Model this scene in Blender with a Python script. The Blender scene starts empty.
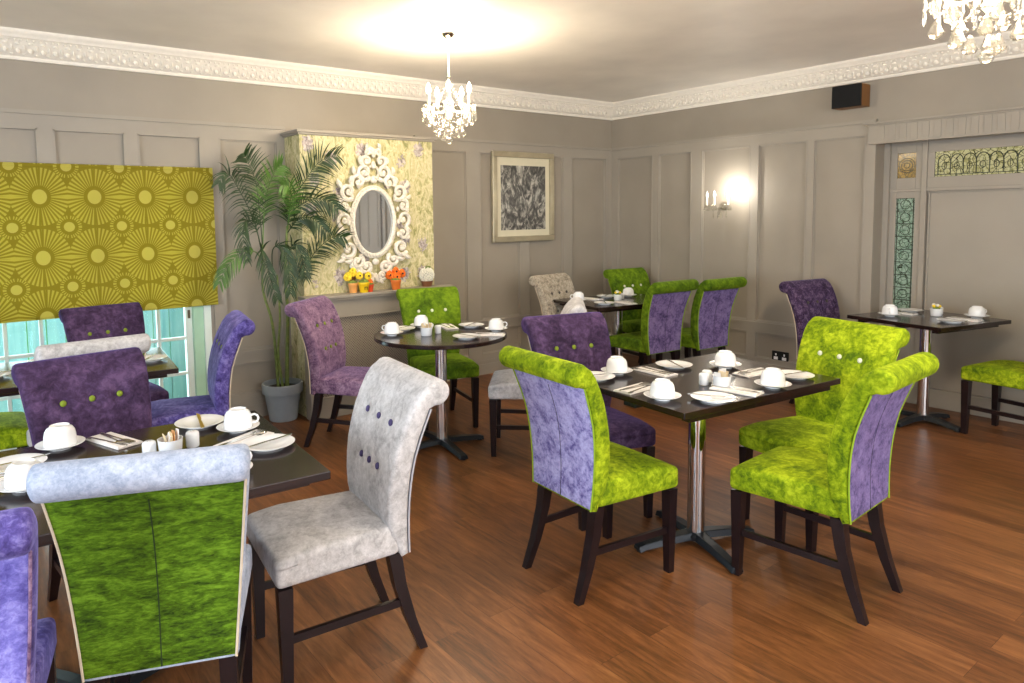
import bpy, bmesh, math, random
from mathutils import Vector, Matrix
random.seed(7)
COL = bpy.context.scene.collection
PI = math.pi

# ------------------------------------------------------------------ helpers
class MB:
    """collects shapes, builds ONE mesh object"""
    def __init__(s): s.v=[]; s.f=[]
    def add(s, vs, fs, M=None):
        n=len(s.v)
        s.v += [tuple(M@Vector(v)) if M is not None else tuple(v) for v in vs]
        s.f += [tuple(i+n for i in f) for f in fs]
        return s
    def box(s, x0,x1,y0,y1,z0,z1, M=None):
        vs=[(x,y,z) for x in (x0,x1) for y in (y0,y1) for z in (z0,z1)]
        return s.add(vs,[(0,1,3,2),(4,6,7,5),(0,4,5,1),(2,3,7,6),(0,2,6,4),(1,5,7,3)],M)
    def taper(s, a, b, wa, wb, wa2=None, wb2=None):
        """square bar from point a to b, horizontal cross sections"""
        wa2=wa2 or wa; wb2=wb2 or wb
        vs=[]
        for p,w,h in ((a,wa,wa2),(b,wb,wb2)):
            for sx,sy in ((-1,-1),(1,-1),(1,1),(-1,1)):
                vs.append((p[0]+sx*w/2,p[1]+sy*h/2,p[2]))
        return s.add(vs,[(0,1,2,3),(7,6,5,4),(0,4,5,1),(1,5,6,2),(2,6,7,3),(3,7,4,0)])
    def bar(s, a, b, w, h):
        a=Vector(a);b=Vector(b);d=(b-a);L=d.length;q=d.to_track_quat('Y','Z').to_matrix().to_4x4()
        M=Matrix.Translation(a)@q
        return s.box(-w/2,w/2,0,L,-h/2,h/2,M)
    def lathe(s, prof, n=32, M=None, cap=True, cx=0, cy=0):
        vs=[];fs=[]
        for r,z in prof:
            for i in range(n):
                a=2*PI*i/n; vs.append((cx+r*math.cos(a),cy+r*math.sin(a),z))
        for k in range(len(prof)-1):
            for i in range(n):
                j=(i+1)%n; fs.append((k*n+i,k*n+j,(k+1)*n+j,(k+1)*n+i))
        if cap:
            fs.append(tuple(reversed(range(n)))); fs.append(tuple((len(prof)-1)*n+i for i in range(n)))
        return s.add(vs,fs,M)
    def tube(s, pts, r, n=8, M=None, closed=False):
        pts=[Vector(p) for p in pts]; N=len(pts)
        rs=r if isinstance(r,(list,tuple)) else [r]*N
        vs=[];fs=[];prev=None
        for i,p in enumerate(pts):
            if closed: t=pts[(i+1)%N]-pts[i-1]
            else: t=pts[min(i+1,N-1)]-pts[max(i-1,0)]
            if t.length<1e-9: t=Vector((0,0,1))
            t.normalize()
            if prev is None:
                u=t.cross(Vector((0,0,1)));
                if u.length<.1: u=t.cross(Vector((1,0,0)))
            else: u=prev-t*prev.dot(t)
            u.normalize(); prev=u; w=t.cross(u)
            for k in range(n):
                a=2*PI*k/n; vs.append(tuple(p+u*(rs[i]*math.cos(a))+w*(rs[i]*math.sin(a))))
        R=N if closed else N-1
        for i in range(R):
            j=(i+1)%N
            for k in range(n):
                m=(k+1)%n; fs.append((i*n+k,i*n+m,j*n+m,j*n+k))
        if not closed:
            fs.append(tuple(reversed(range(n)))); fs.append(tuple((N-1)*n+k for k in range(n)))
        return s.add(vs,fs,M)
    def ball(s, c, r, nu=10, nv=7, sc=(1,1,1)):
        prof=[]
        vs=[];fs=[]
        for j in range(nv+1):
            th=PI*j/nv
            for i in range(nu):
                a=2*PI*i/nu
                vs.append((c[0]+sc[0]*r*math.sin(th)*math.cos(a),c[1]+sc[1]*r*math.sin(th)*math.sin(a),c[2]+sc[2]*r*math.cos(th)))
        for j in range(nv):
            for i in range(nu):
                k=(i+1)%nu
                if j==0: fs.append((0*nu+i,(j+1)*nu+i,(j+1)*nu+k))
                elif j==nv-1: fs.append((j*nu+i,(j+1)*nu+i,j*nu+k))
                else: fs.append((j*nu+i,(j+1)*nu+i,(j+1)*nu+k,j*nu+k))
        return s.add(vs,fs)
    def rbox(s, x0,x1,y0,y1,z0,z1, r, n=3, fn=None, M=None, div=6):
        """rounded box; fn(x,y,z)->point applied afterwards"""
        def ticks(a,b):
            e=[a+r*(1-math.cos(PI/2*i/n)) for i in range(n+1)]
            m=[a+r+(b-a-2*r)*i/div for i in range(1,div)]
            return e+m+[b-(t-a) for t in reversed(e)]
        X,Y,Z=ticks(x0,x1),ticks(y0,y1),ticks(z0,z1)
        idx={};vs=[];fs=[]
        def V(x,y,z):
            k=(round(x,6),round(y,6),round(z,6))
            if k not in idx:
                q=Vector((min(max(x,x0+r),x1-r),min(max(y,y0+r),y1-r),min(max(z,z0+r),z1-r)))
                d=Vector((x,y,z))-q
                if d.length>1e-9: q=q+d.normalized()*r
                p=tuple(q)
                if fn: p=fn(*p)
                idx[k]=len(vs); vs.append(p)
            return idx[k]
        def grid(A,B,f,flip):
            for i in range(len(A)-1):
                for j in range(len(B)-1):
                    q=[V(*f(A[i],B[j])),V(*f(A[i+1],B[j])),V(*f(A[i+1],B[j+1])),V(*f(A[i],B[j+1]))]
                    if flip:q.reverse()
                    if len(set(q))>=3: fs.append(tuple(dict.fromkeys(q)))
        grid(X,Y,lambda a,b:(a,b,z1),False); grid(X,Y,lambda a,b:(a,b,z0),True)
        grid(X,Z,lambda a,b:(a,y0,b),False); grid(X,Z,lambda a,b:(a,y1,b),True)
        grid(Y,Z,lambda a,b:(x1,a,b),False); grid(Y,Z,lambda a,b:(x0,a,b),True)
        return s.add(vs,fs,M)
    def mesh(s, name, smooth=None, bevel=0, seg=2):
        me=bpy.data.meshes.new(name); me.from_pydata(s.v,[],s.f)
        bm=bmesh.new(); bm.from_mesh(me)
        bmesh.ops.recalc_face_normals(bm,faces=bm.faces)
        if bevel:
            es=[e for e in bm.edges if len(e.link_faces)==2 and e.calc_face_angle(0)>0.6]
            bmesh.ops.bevel(bm,geom=es,offset=bevel,segments=seg,affect='EDGES',profile=.5,clamp_overlap=True)
        if smooth is not None:
            for f in bm.faces: f.smooth=True
            for e in bm.edges:
                if len(e.link_faces)==2 and e.calc_face_angle(0)>smooth: e.smooth=False
        bm.to_mesh(me); bm.free(); return me
    def build(s, name, mat, parent=None, smooth=None, bevel=0, seg=2, loc=None):
        me=s.mesh(name,smooth,bevel,seg); me.materials.append(mat)
        o=bpy.data.objects.new(name,me); COL.objects.link(o)
        if parent: o.parent=parent
        if loc: o.location=loc
        return o
SM=0.7
def tag(o,label=None,cat=None,group=None,kind=None):
    if label: o['label']=label
    if cat: o['category']=cat
    if group: o['group']=group
    if kind: o['kind']=kind
    return o
def empty(name,loc=(0,0,0),rz=0,label=None,cat=None,group=None,kind=None):
    o=bpy.data.objects.new(name,None); COL.objects.link(o); o.location=loc; o.rotation_euler=(0,0,rz)
    o.empty_display_size=.1
    return tag(o,label,cat,group,kind)
def inst(name,me,mat,parent=None,loc=(0,0,0),rot=(0,0,0)):
    """object sharing mesh data, own material"""
    o=bpy.data.objects.new(name,me); COL.objects.link(o)
    if parent: o.parent=parent
    o.location=loc; o.rotation_euler=rot
    if not me.materials: me.materials.append(None)
    o.material_slots[0].link='OBJECT'; o.material_slots[0].material=mat
    return o

# ------------------------------------------------------------------ materials
def srgb(r,g,b):
    def f(c):
        c/=255; return c/12.92 if c<=.04045 else ((c+.055)/1.055)**2.4
    return (f(r),f(g),f(b),1)
class NT:
    def __init__(s,name):
        s.m=bpy.data.materials.new(name); s.m.use_nodes=True; s.t=s.m.node_tree; s.b=s.t.nodes['Principled BSDF']
        s.out=s.t.nodes['Material Output']
    def n(s,typ,**k):
        o=s.t.nodes.new(typ)
        for a,v in k.items():
            if a.startswith('i_'): o.inputs[a[2:].replace('_',' ')].default_value=v
            else: setattr(o,a,v)
        return o
    def l(s,a,b): s.t.links.new(a,b)
    def math(s,op,a,b=None,c=None):
        o=s.n('ShaderNodeMath',operation=op)
        for i,x in enumerate((a,b,c)):
            if x is None: continue
            if isinstance(x,(int,float)): o.inputs[i].default_value=x
            else: s.l(x,o.inputs[i])
        return o.outputs[0]
    def mix(s,f,a,b,mode='MIX'):
        o=s.n('ShaderNodeMix',data_type='RGBA',blend_type=mode)
        for i,x in ((0,f),(6,a),(7,b)):
            if isinstance(x,(int,float)): o.inputs[i].default_value=x
            elif isinstance(x,tuple): o.inputs[i].default_value=x
            else: s.l(x,o.inputs[i])
        return o.outputs[2]
    def ramp(s,fac,stops,interp='LINEAR'):
        o=s.n('ShaderNodeValToRGB'); e=o.color_ramp; e.interpolation=interp
        while len(e.elements)<len(stops): e.elements.new(.5)
        for k,(p,c) in enumerate(stops): e.elements[k].position=p; e.elements[k].color=c
        s.l(fac,o.inputs[0]); return o.outputs[0]
    def coord(s,which='Object',scale=(1,1,1),loc=(0,0,0),rot=(0,0,0)):
        c=s.n('ShaderNodeTexCoord'); m=s.n('ShaderNodeMapping'); s.l(c.outputs[which],m.inputs[0])
        m.inputs['Scale'].default_value=scale; m.inputs['Location'].default_value=loc; m.inputs['Rotation'].default_value=rot
        return m.outputs[0]
    def noise(s,vec,scale=5,detail=4,rough=.5,dist=0):
        o=s.n('ShaderNodeTexNoise'); s.l(vec,o.inputs['Vector'])
        o.inputs['Scale'].default_value=scale;o.inputs['Detail'].default_value=detail;o.inputs['Roughness'].default_value=rough;o.inputs['Distortion'].default_value=dist
        return o.outputs['Fac']
    def bump(s,h,strength=.3,dist=.01):
        o=s.n('ShaderNodeBump'); o.inputs['Strength'].default_value=strength;o.inputs['Distance'].default_value=dist
        s.l(h,o.inputs['Height']); s.l(o.outputs[0],s.b.inputs['Normal'])
    def set(s,**k):
        for a,v in k.items(): s.b.inputs[a.replace('_',' ')].default_value=v
def plain(name,c,rough=.5,metal=0,noise_amt=.06,nscale=12,bump=0,**k):
    t=NT(name); v=t.coord('Object')
    n=t.noise(v,nscale,3)
    d=tuple(x*(1-noise_amt) for x in c[:3])+(1,); e=tuple(min(1,x*(1+noise_amt)) for x in c[:3])+(1,)
    t.l(t.ramp(n,[(.3,d),(.7,e)]),t.b.inputs['Base Color'])
    t.set(Roughness=rough,Metallic=metal,**k)
    if bump: t.bump(t.noise(v,nscale*8,4),bump,.002)
    return t.m
def velvet(name,dark,mid,light,sx=(1,1,1),sheen=(1,1,1,1),sheen_w=.5,patch=8.,lo=.38,hi=.62):
    t=NT(name)
    c=t.n('ShaderNodeTexCoord'); oi=t.n('ShaderNodeObjectInfo')
    ad=t.n('ShaderNodeVectorMath',operation='ADD'); t.l(c.outputs['Object'],ad.inputs[0])
    mu=t.n('ShaderNodeVectorMath',operation='MULTIPLY'); cb=t.n('ShaderNodeCombineXYZ')
    for i in range(3): t.l(oi.outputs['Random'],cb.inputs[i])
    t.l(cb.outputs[0],mu.inputs[0]); mu.inputs[1].default_value=(7,11,5)
    t.l(mu.outputs[0],ad.inputs[1])
    m=t.n('ShaderNodeMapping'); t.l(ad.outputs[0],m.inputs[0]); m.inputs['Scale'].default_value=sx
    v=m.outputs[0]
    n1=t.noise(v,patch*1.3,4,.6,.8); n2=t.noise(v,patch*6,5,.7,.5)
    f=t.math('ADD',t.math('MULTIPLY',n1,.5),t.math('MULTIPLY',n2,.5))
    col=t.ramp(f,[(lo,dark),((lo+hi)/2,mid),(hi,light)])
    n3=t.noise(v,260,2)
    col=t.mix(t.math('MULTIPLY',n3,.25),col,(0.02,0.02,0.02,1),'MIX')
    t.l(col,t.b.inputs['Base Color']); t.set(Roughness=.85,Sheen_Weight=sheen_w,Sheen_Roughness=.4,Sheen_Tint=sheen)
    t.b.inputs['Specular IOR Level'].default_value=.15
    t.bump(t.math('ADD',n2,t.math('MULTIPLY',n3,.4)),.25,.004)
    return t.m
M={}
M['lime']=velvet('lime_velvet',srgb(72,100,4),srgb(130,154,8),srgb(184,202,36),sheen=srgb(225,245,60),sheen_w=.3)
M['olive']=velvet('moss_green_velvet',srgb(52,78,4),srgb(86,116,10),srgb(120,150,26),sheen=srgb(200,220,60),sheen_w=.2,patch=5)
M['green_back']=velvet('bright_green_chenille',srgb(36,56,4),srgb(78,110,12),srgb(116,156,34),sx=(1,1,3.2),sheen=srgb(150,240,60),sheen_w=.25,patch=7)
M['lavender']=velvet('lavender_crushed_velvet',srgb(88,80,150),srgb(160,154,212),srgb(196,192,238),sheen=srgb(210,205,255),sheen_w=.4,patch=11,lo=.37,hi=.58)
M['violet']=velvet('violet_chenille',srgb(66,56,100),srgb(118,100,150),srgb(146,128,178),sheen=srgb(200,190,240),sheen_w=.3,patch=12,lo=.38,hi=.6)
M['plum']=velvet('plum_velvet',srgb(44,28,50),srgb(70,50,80),srgb(100,76,112),sheen=srgb(120,110,225),sheen_w=.42,patch=6)
M['plum_dark']=velvet('dark_plum_patterned_velvet',srgb(34,22,44),srgb(70,50,82),srgb(116,96,124),sheen=srgb(170,160,210),sheen_w=.25,patch=18,lo=.4,hi=.6)
M['blue_violet']=velvet('blue_violet_velvet',srgb(52,42,96),srgb(92,80,150),srgb(146,136,202),sheen=srgb(180,175,255),sheen_w=.4,patch=8)
M['periwinkle']=velvet('periwinkle_velvet',srgb(84,78,158),srgb(124,118,204),srgb(170,166,236),sheen=srgb(190,190,255),sheen_w=.4,patch=9)
M['mauve']=velvet('mauve_pile_velvet',srgb(84,56,88),srgb(134,104,132),srgb(166,136,160),sheen=srgb(170,160,240),sheen_w=.4,patch=14,lo=.4,hi=.6)
M['grey']=velvet('pale_grey_chenille',srgb(172,169,168),srgb(204,201,200),srgb(226,223,222),sheen=srgb(235,240,255),sheen_w=.25,patch=10)
M['blue_grey']=velvet('blue_grey_chenille',srgb(150,162,184),srgb(176,186,206),srgb(200,208,224),sheen=srgb(220,230,255),sheen_w=.25,patch=14)
M['cream']=velvet('cream_patterned_chenille',srgb(120,110,96),srgb(170,160,142),srgb(196,186,168),sheen_w=.15,patch=22,lo=.4,hi=.58)
M['cream_pipe']=plain('cream_piping',srgb(206,190,166),.8)
M['grey_pipe']=plain('grey_piping',srgb(176,176,182),.8)
M['lime_pipe']=plain('lime_piping',srgb(140,170,30),.8)
M['dark_seam']=plain('dark_seam_thread',srgb(54,48,70),.9)
M['green_seam']=plain('dark_green_seam_thread',srgb(30,50,6),.9)
M['btn_green']=plain('green_button_velvet',srgb(122,140,30),.7)
M['btn_white']=plain('cream_button_fabric',srgb(222,222,196),.7)
M['btn_purple']=plain('purple_button_fabric',srgb(74,66,112),.7)
M['btn_dark']=plain('dark_button_fabric',srgb(70,62,56),.7)
M['legwood']=plain('espresso_stained_wood',srgb(26,15,18),.3,noise_amt=.25,nscale=20)
M['iron']=plain('black_cast_iron',srgb(34,38,44),.35,.4)
M['chrome']=plain('chrome',(.78,.78,.8,1),.08,1,noise_amt=.01)
M['silver']=plain('cutlery_steel',(.7,.69,.67,1),.2,1,noise_amt=.02)
M['china']=plain('white_china',srgb(240,241,242),.15,noise_amt=.01)
M['linen']=plain('white_paper_napkin',srgb(232,228,224),.8,noise_amt=.03,bump=.2)
M['black_plastic']=plain('black_plastic',srgb(8,8,8),.9)
M['salt']=plain('salt_pot_ceramic',srgb(232,234,236),.25,noise_amt=.01)
def tabletop():
    t=NT('dark_mahogany_laminate'); v=t.coord('Object',scale=(1.5,14,14))
    n=t.noise(v,3,6,.6,.5)
    t.l(t.ramp(n,[(.3,srgb(20,10,11)),(.7,srgb(42,22,20))]),t.b.inputs['Base Color'])
    t.set(Roughness=.2); t.b.inputs['Coat Weight'].default_value=.12; t.b.inputs['Coat Roughness'].default_value=.1
    return t.m
M['table']=tabletop()
def wallpaint(name,c):
    t=NT(name); v=t.coord('Object')
    n=t.noise(v,2.2,4); n2=t.noise(v,90,3)
    d=tuple(x*.93 for x in c[:3])+(1,); e=tuple(x*1.05 for x in c[:3])+(1,)
    t.l(t.ramp(n,[(.3,d),(.7,e)]),t.b.inputs['Base Color']); t.set(Roughness=.5); t.bump(n2,.06,.002)
    return t.m
M['wall']=wallpaint('taupe_eggshell_paint',srgb(150,141,127))
M['trim']=wallpaint('taupe_satin_trim_paint',srgb(154,146,133))
M['ceiling']=wallpaint('warm_white_ceiling_paint',srgb(244,238,228))
def cornice_mat():
    t=NT('cream_plaster_cornice'); v=t.coord('Object')
    n=t.n('ShaderNodeTexVoronoi'); t.l(v,n.inputs['Vector']); n.inputs['Scale'].default_value=38
    t.l(t.ramp(n.outputs['Distance'],[(.0,srgb(240,234,222)),(.8,srgb(212,204,190))]),t.b.inputs['Base Color'])
    t.set(Roughness=.6); return t.m
M['cornice']=plain('cream_plaster_cornice',srgb(236,229,216),.6,noise_amt=.03,nscale=30)
def floor_mat():
    t=NT('honey_oak_plank_floor')
    v=t.coord('Object',rot=(0,0,PI/2))
    br=t.n('ShaderNodeTexBrick'); t.l(v,br.inputs['Vector'])
    br.offset=.37; br.inputs['Scale'].default_value=1; br.inputs['Brick Width'].default_value=1.2; br.inputs['Row Height'].default_value=.125
    br.inputs['Mortar Size'].default_value=.0012; br.inputs['Mortar Smooth'].default_value=.3; br.inputs['Bias'].default_value=0
    br.inputs['Color1'].default_value=(0,0,0,1); br.inputs['Color2'].default_value=(1,1,1,1); br.inputs['Mortar'].default_value=(.5,.5,.5,1)
    sp=t.n('ShaderNodeSeparateColor'); t.l(br.outputs['Color'],sp.inputs[0])
    v2=t.coord('Object',scale=(9,1.1,1))
    off=t.n('ShaderNodeVectorMath',operation='ADD'); t.l(v2,off.inputs[0]); cx=t.n('ShaderNodeCombineXYZ')
    t.l(t.math('MULTIPLY',sp.outputs[0],13.),cx.inputs[1]); t.l(cx.outputs[0],off.inputs[1])
    g=t.noise(off.outputs[0],2.2,8,.65,1.4); g2=t.noise(off.outputs[0],11,4,.7,.4)
    f=t.math('ADD',t.math('MULTIPLY',g,.6),t.math('MULTIPLY',g2,.25)); f=t.math('ADD',f,t.math('MULTIPLY',sp.outputs[0],.13))
    col=t.ramp(f,[(.3,srgb(64,36,18)),(.45,srgb(106,65,34)),(.6,srgb(136,88,50)),(.75,srgb(166,116,72))])
    col=t.mix(t.math('MULTIPLY',br.outputs['Fac'],.55),col,srgb(50,26,14))
    t.l(col,t.b.inputs['Base Color'])
    t.l(t.math('ADD',t.math('MULTIPLY',g2,.15),.3),t.b.inputs['Roughness'])
    t.b.inputs['Specular IOR Level'].default_value=.4
    t.bump(t.math('SUBTRACT',t.math('MULTIPLY',g2,.3),br.outputs['Fac']),.15,.002)
    return t.m
M['floor']=floor_mat()
def blind_mat():
    t=NT('chartreuse_sunburst_print'); c=t.n('ShaderNodeTexCoord'); s=t.n('ShaderNodeSeparateXYZ'); t.l(c.outputs['Object'],s.inputs[0])
    px,pz=.307,.383
    def lattice(ox,oz):
        u=t.math('SUBTRACT',t.math('PINGPONG',t.math('ADD',s.outputs[0],50*px-ox),px/2),0)  # 0 at centre
        w=t.math('PINGPONG',t.math('ADD',s.outputs[2],50*pz-oz),pz/2)
        return u,w
    def polar(u,w,sz):
        w2=t.math('MULTIPLY',w,sz)
        r=t.math('SQRT',t.math('ADD',t.math('MULTIPLY',u,u),t.math('MULTIPLY',w2,w2)))
        a=t.math('ARCTAN2',w2,u); return r,a
    u,w=lattice(-5.332,1.663); r,a=polar(u,w,.88)
    u2,w2=lattice(-5.332+px/2,1.472); r2,a2=polar(u2,w2,1.)
    def lt(x,v): return t.math('LESS_THAN',x,v)
    olive=srgb(150,136,14); lite=srgb(196,184,64); disc=srgb(204,192,84)
    spk=t.math('GREATER_THAN',t.math('SINE',t.math('MULTIPLY',a,40)),t.math('SUBTRACT',.62,t.math('MULTIPLY',t.math('SUBTRACT',r,.06),8.)))
    spk=t.math('MULTIPLY',spk,t.math('GREATER_THAN',r,.062))
    spk=t.math('MULTIPLY',spk,lt(r,.160))
    base=t.mix(spk,olive,lite)
    spk2=t.math('MULTIPLY',t.math('GREATER_THAN',t.math('SINE',t.math('MULTIPLY',a2,28)),.1),t.math('GREATER_THAN',r2,.052))
    base=t.mix(lt(r2,.072),base,t.mix(spk2,olive,lite))
    base=t.mix(lt(r2,.031),base,disc)
    base=t.mix(lt(r,.040),base,disc)
    t.l(base,t.b.inputs['Base Color']); t.set(Roughness=.8)
    t.b.inputs['Emission Strength'].default_value=0.0
    tr=t.n('ShaderNodeBsdfTranslucent'); t.l(base,tr.inputs[0]); mx=t.n('ShaderNodeMixShader'); mx.inputs[0].default_value=.35
    t.l(t.b.outputs[0],mx.inputs[1]); t.l(tr.outputs[0],mx.inputs[2]); t.l(mx.outputs[0],t.out.inputs[0])
    return t.m
M['blind']=blind_mat()
def wallpaper_mat():
    t=NT('iris_meadow_wallpaper'); v=t.coord('Object',scale=(1,1,.42)); v1=t.coord('Object')
    n=t.noise(v,16,5,.6,1.8); n2=t.noise(v1,34,4,.6,.8)
    base=t.ramp(n,[(.36,srgb(138,136,84)),(.46,srgb(186,178,128)),(.55,srgb(208,198,158)),(.66,srgb(166,164,112))])
    base=t.mix(t.math('MULTIPLY',t.math('GREATER_THAN',n2,.58),.45),base,srgb(232,222,178))
    vo=t.n('ShaderNodeTexVoronoi'); t.l(t.coord('Object',scale=(1,.6,.8)),vo.inputs['Vector']); vo.inputs['Scale'].default_value=5.2; vo.inputs['Randomness'].default_value=.55
    d=t.math('ADD',vo.outputs['Distance'],t.math('MULTIPLY',t.noise(v1,44,3,.6),.5))
    msk=t.math('LESS_THAN',d,.50)
    base=t.mix(t.math('MULTIPLY',msk,.75),base,t.ramp(n2,[(.4,srgb(104,88,112)),(.6,srgb(196,184,190))]))
    t.l(base,t.b.inputs['Base Color']); t.set(Roughness=.6); return t.m
M['wallpaper']=wallpaper_mat()
def grille_mat():
    t=NT('perforated_metal_grille'); c=t.n('ShaderNodeTexCoord'); s=t.n('ShaderNodeSeparateXYZ'); t.l(c.outputs['Object'],s.inputs[0])
    p=.021
    def d(ox):
        u=t.math('PINGPONG',t.math('ADD',s.outputs[0],20*p+ox),p/2); w=t.math('PINGPONG',t.math('ADD',s.outputs[2],20*p+ox),p/2)
        return t.math('ADD',u,w)
    m=t.math('MINIMUM',d(0),d(p/2)); hole=t.math('LESS_THAN',m,.0042)
    t.l(t.mix(hole,srgb(150,140,126),srgb(48,42,38)),t.b.inputs['Base Color']); t.set(Roughness=.5)
    t.bump(t.math('SUBTRACT',1,hole),.5,.004); return t.m
M['grille']=grille_mat()
def stained(name,c1,c2,lead=.0,scale=9):
    t=NT(name); v=t.coord('Object')
    vo=t.n('ShaderNodeTexVoronoi'); vo.feature='DISTANCE_TO_EDGE'; t.l(v,vo.inputs['Vector']); vo.inputs['Scale'].default_value=scale*3
    n=t.noise(v,scale*3,3)
    col=t.ramp(n,[(.35,c1),(.5,c2),(.65,c1)])
    col=t.mix(t.math('LESS_THAN',vo.outputs['Distance'],.035),col,srgb(44,50,34))
    t.l(col,t.b.inputs['Base Color']); t.set(Roughness=.2)
    t.l(col,t.b.inputs['Emission Color']); t.b.inputs['Emission Strength'].default_value=.06  # faint glow in the glass colour stands in for light from behind
    return t.m
M['st_green']=stained('green_leaded_glass',srgb(112,138,118),srgb(146,168,150))
M['st_yellow']=stained('yellow_green_painted_glass',srgb(150,148,96),srgb(190,188,144))
M['st_amber']=stained('amber_leaded_glass',srgb(110,84,24),srgb(150,120,44),scale=12)
M['lead']=plain('lead_came',srgb(48,54,40),.6)
def art_mat():
    t=NT('monochrome_feather_print'); v=t.coord('Object',scale=(1,1,.6))
    n=t.noise(v,9,6,.6,2.6); n2=t.noise(v,22,4,.6,1.5)
    t.l(t.ramp(t.math('ADD',t.math('MULTIPLY',n,.7),t.math('MULTIPLY',n2,.3)),[(.36,srgb(26,24,22)),(.48,srgb(80,78,72)),(.56,srgb(150,146,136)),(.68,srgb(206,202,188))]),t.b.inputs['Base Color'])
    t.set(Roughness=.4); return t.m
M['art']=art_mat()
M['mat']=plain('cream_picture_mount',srgb(214,206,178),.7,noise_amt=.02)
M['champagne']=plain('champagne_silver_frame',srgb(178,168,142),.3,.6,noise_amt=.08)
M['mirror']=plain('mirror_glass',(.8,.84,.86,1),.03,1,noise_amt=.005)
M['whitewash']=plain('whitewashed_carved_resin',srgb(228,220,204),.5,noise_amt=.18,nscale=60)
M['grey_glaze']=plain('grey_plant_pot_clay',srgb(150,158,164),.55,noise_amt=.06)
M['soil']=plain('dark_soil',srgb(50,38,28),.95,noise_amt=.4,nscale=80,bump=.5)
M['leaf']=plain('palm_leaf_green',srgb(34,60,18),.5,noise_amt=.35,nscale=14)
M['leaf_light']=plain('palm_leaf_bright_green',srgb(74,112,36),.5,noise_amt=.3,nscale=14)
M['stem']=plain('palm_cane_green',srgb(108,122,56),.5,noise_amt=.3,nscale=40)
M['whitepaint']=plain('white_window_paint',srgb(226,238,228),.4,noise_amt=.02)
M['greenpaint']=plain('pale_green_window_paint',srgb(176,214,182),.4,noise_amt=.03)
M['brass']=plain('aged_brass',srgb(90,80,60),.35,.8)
def glassmat(name,tint=(1,1,1,1),rough=0.0):
    t=NT(name); g=t.n('ShaderNodeBsdfGlossy'); g.inputs['Roughness'].default_value=.02
    tr=t.n('ShaderNodeBsdfTransparent'); tr.inputs[0].default_value=tint
    fr=t.n('ShaderNodeFresnel'); fr.inputs[0].default_value=1.45; mx=t.n('ShaderNodeMixShader')
    t.l(fr.outputs[0],mx.inputs[0]); t.l(tr.outputs[0],mx.inputs[1]); t.l(g.outputs[0],mx.inputs[2]); t.l(mx.outputs[0],t.out.inputs[0])
    return t.m
M['pane']=glassmat('window_glass',(.93,.985,.99,1))
def crystal():
    t=NT('cut_crystal'); g=t.n('ShaderNodeBsdfGlossy'); g.inputs['Roughness'].default_value=.06
    tr=t.n('ShaderNodeBsdfTransparent'); tr.inputs[0].default_value=(.93,.92,.88,1)
    tl=t.n('ShaderNodeBsdfTranslucent'); tl.inputs[0].default_value=(.9,.87,.8,1)
    lw=t.n('ShaderNodeLayerWeight'); lw.inputs[0].default_value=.45
    m1=t.n('ShaderNodeMixShader'); m1.inputs[0].default_value=.04; t.l(tr.outputs[0],m1.inputs[1]); t.l(tl.outputs[0],m1.inputs[2])
    mx=t.n('ShaderNodeMixShader'); t.l(lw.outputs['Facing'],mx.inputs[0]); t.l(m1.outputs[0],mx.inputs[1]); t.l(g.outputs[0],mx.inputs[2]); t.l(mx.outputs[0],t.out.inputs[0])
    return t.m
M['crystal']=crystal()
def emis(name,c,s):
    t=NT(name); t.b.inputs['Emission Color'].default_value=c; t.b.inputs['Emission Strength'].default_value=s; t.b.inputs['Base Color'].default_value=c
    return t.m
M['bulb']=emis('warm_candle_bulb',(1,.86,.62,1),40)
M['bulb_off']=plain('frosted_candle_bulb',srgb(240,236,226),.3)
M['candle']=plain('cream_candle_sleeve',srgb(236,230,214),.5)
def fence_mat():
    t=NT('pale_turquoise_boards'); v=t.coord('Object',scale=(9,1,.6))
    n=t.noise(v,2.4,4); t.l(t.ramp(n,[(.3,srgb(150,196,200)),(.7,srgb(192,222,220))]),t.b.inputs['Base Color']); t.set(Roughness=.7)
    return t.m
M['fence']=fence_mat()
M['grass']=plain('garden_lawn',srgb(70,140,40),.9,noise_amt=.4,nscale=30)
for k,c in dict(y_pot=(238,196,30),r_pot=(200,70,36),o_pot=(224,120,50),p_pot=(226,160,90),b_pot=(120,76,48)).items():
    M[k]=plain('glazed_pot_'+{'y':'yellow','r':'red','o':'orange','p':'peach','b':'brown'}[k[0]],srgb(*c),.35)
M['f_orange']=plain('orange_petals',srgb(236,110,20),.7,noise_amt=.25,nscale=60)
M['f_yellow']=plain('yellow_petals',srgb(240,206,50),.7,noise_amt=.2,nscale=60)
M['f_white']=plain('white_petals',srgb(236,232,214),.7,noise_amt=.15,nscale=60)
M['f_dark']=plain('dark_flower_centre',srgb(40,20,24),.9)
M['foliage']=plain('small_leaf_green',srgb(110,130,50),.7,noise_amt=.3)
M['sachet']=plain('sugar_sachet_paper',srgb(226,206,168),.7,noise_amt=.1)
M['sachet_orange']=plain('orange_sachet_paper',srgb(230,170,110),.7,noise_amt=.1)
M['speaker_side']=plain('tan_speaker_side_wood',srgb(120,78,30),.5)
M['foil']=plain('gold_butter_foil',srgb(190,160,60),.35,.7)

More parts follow.
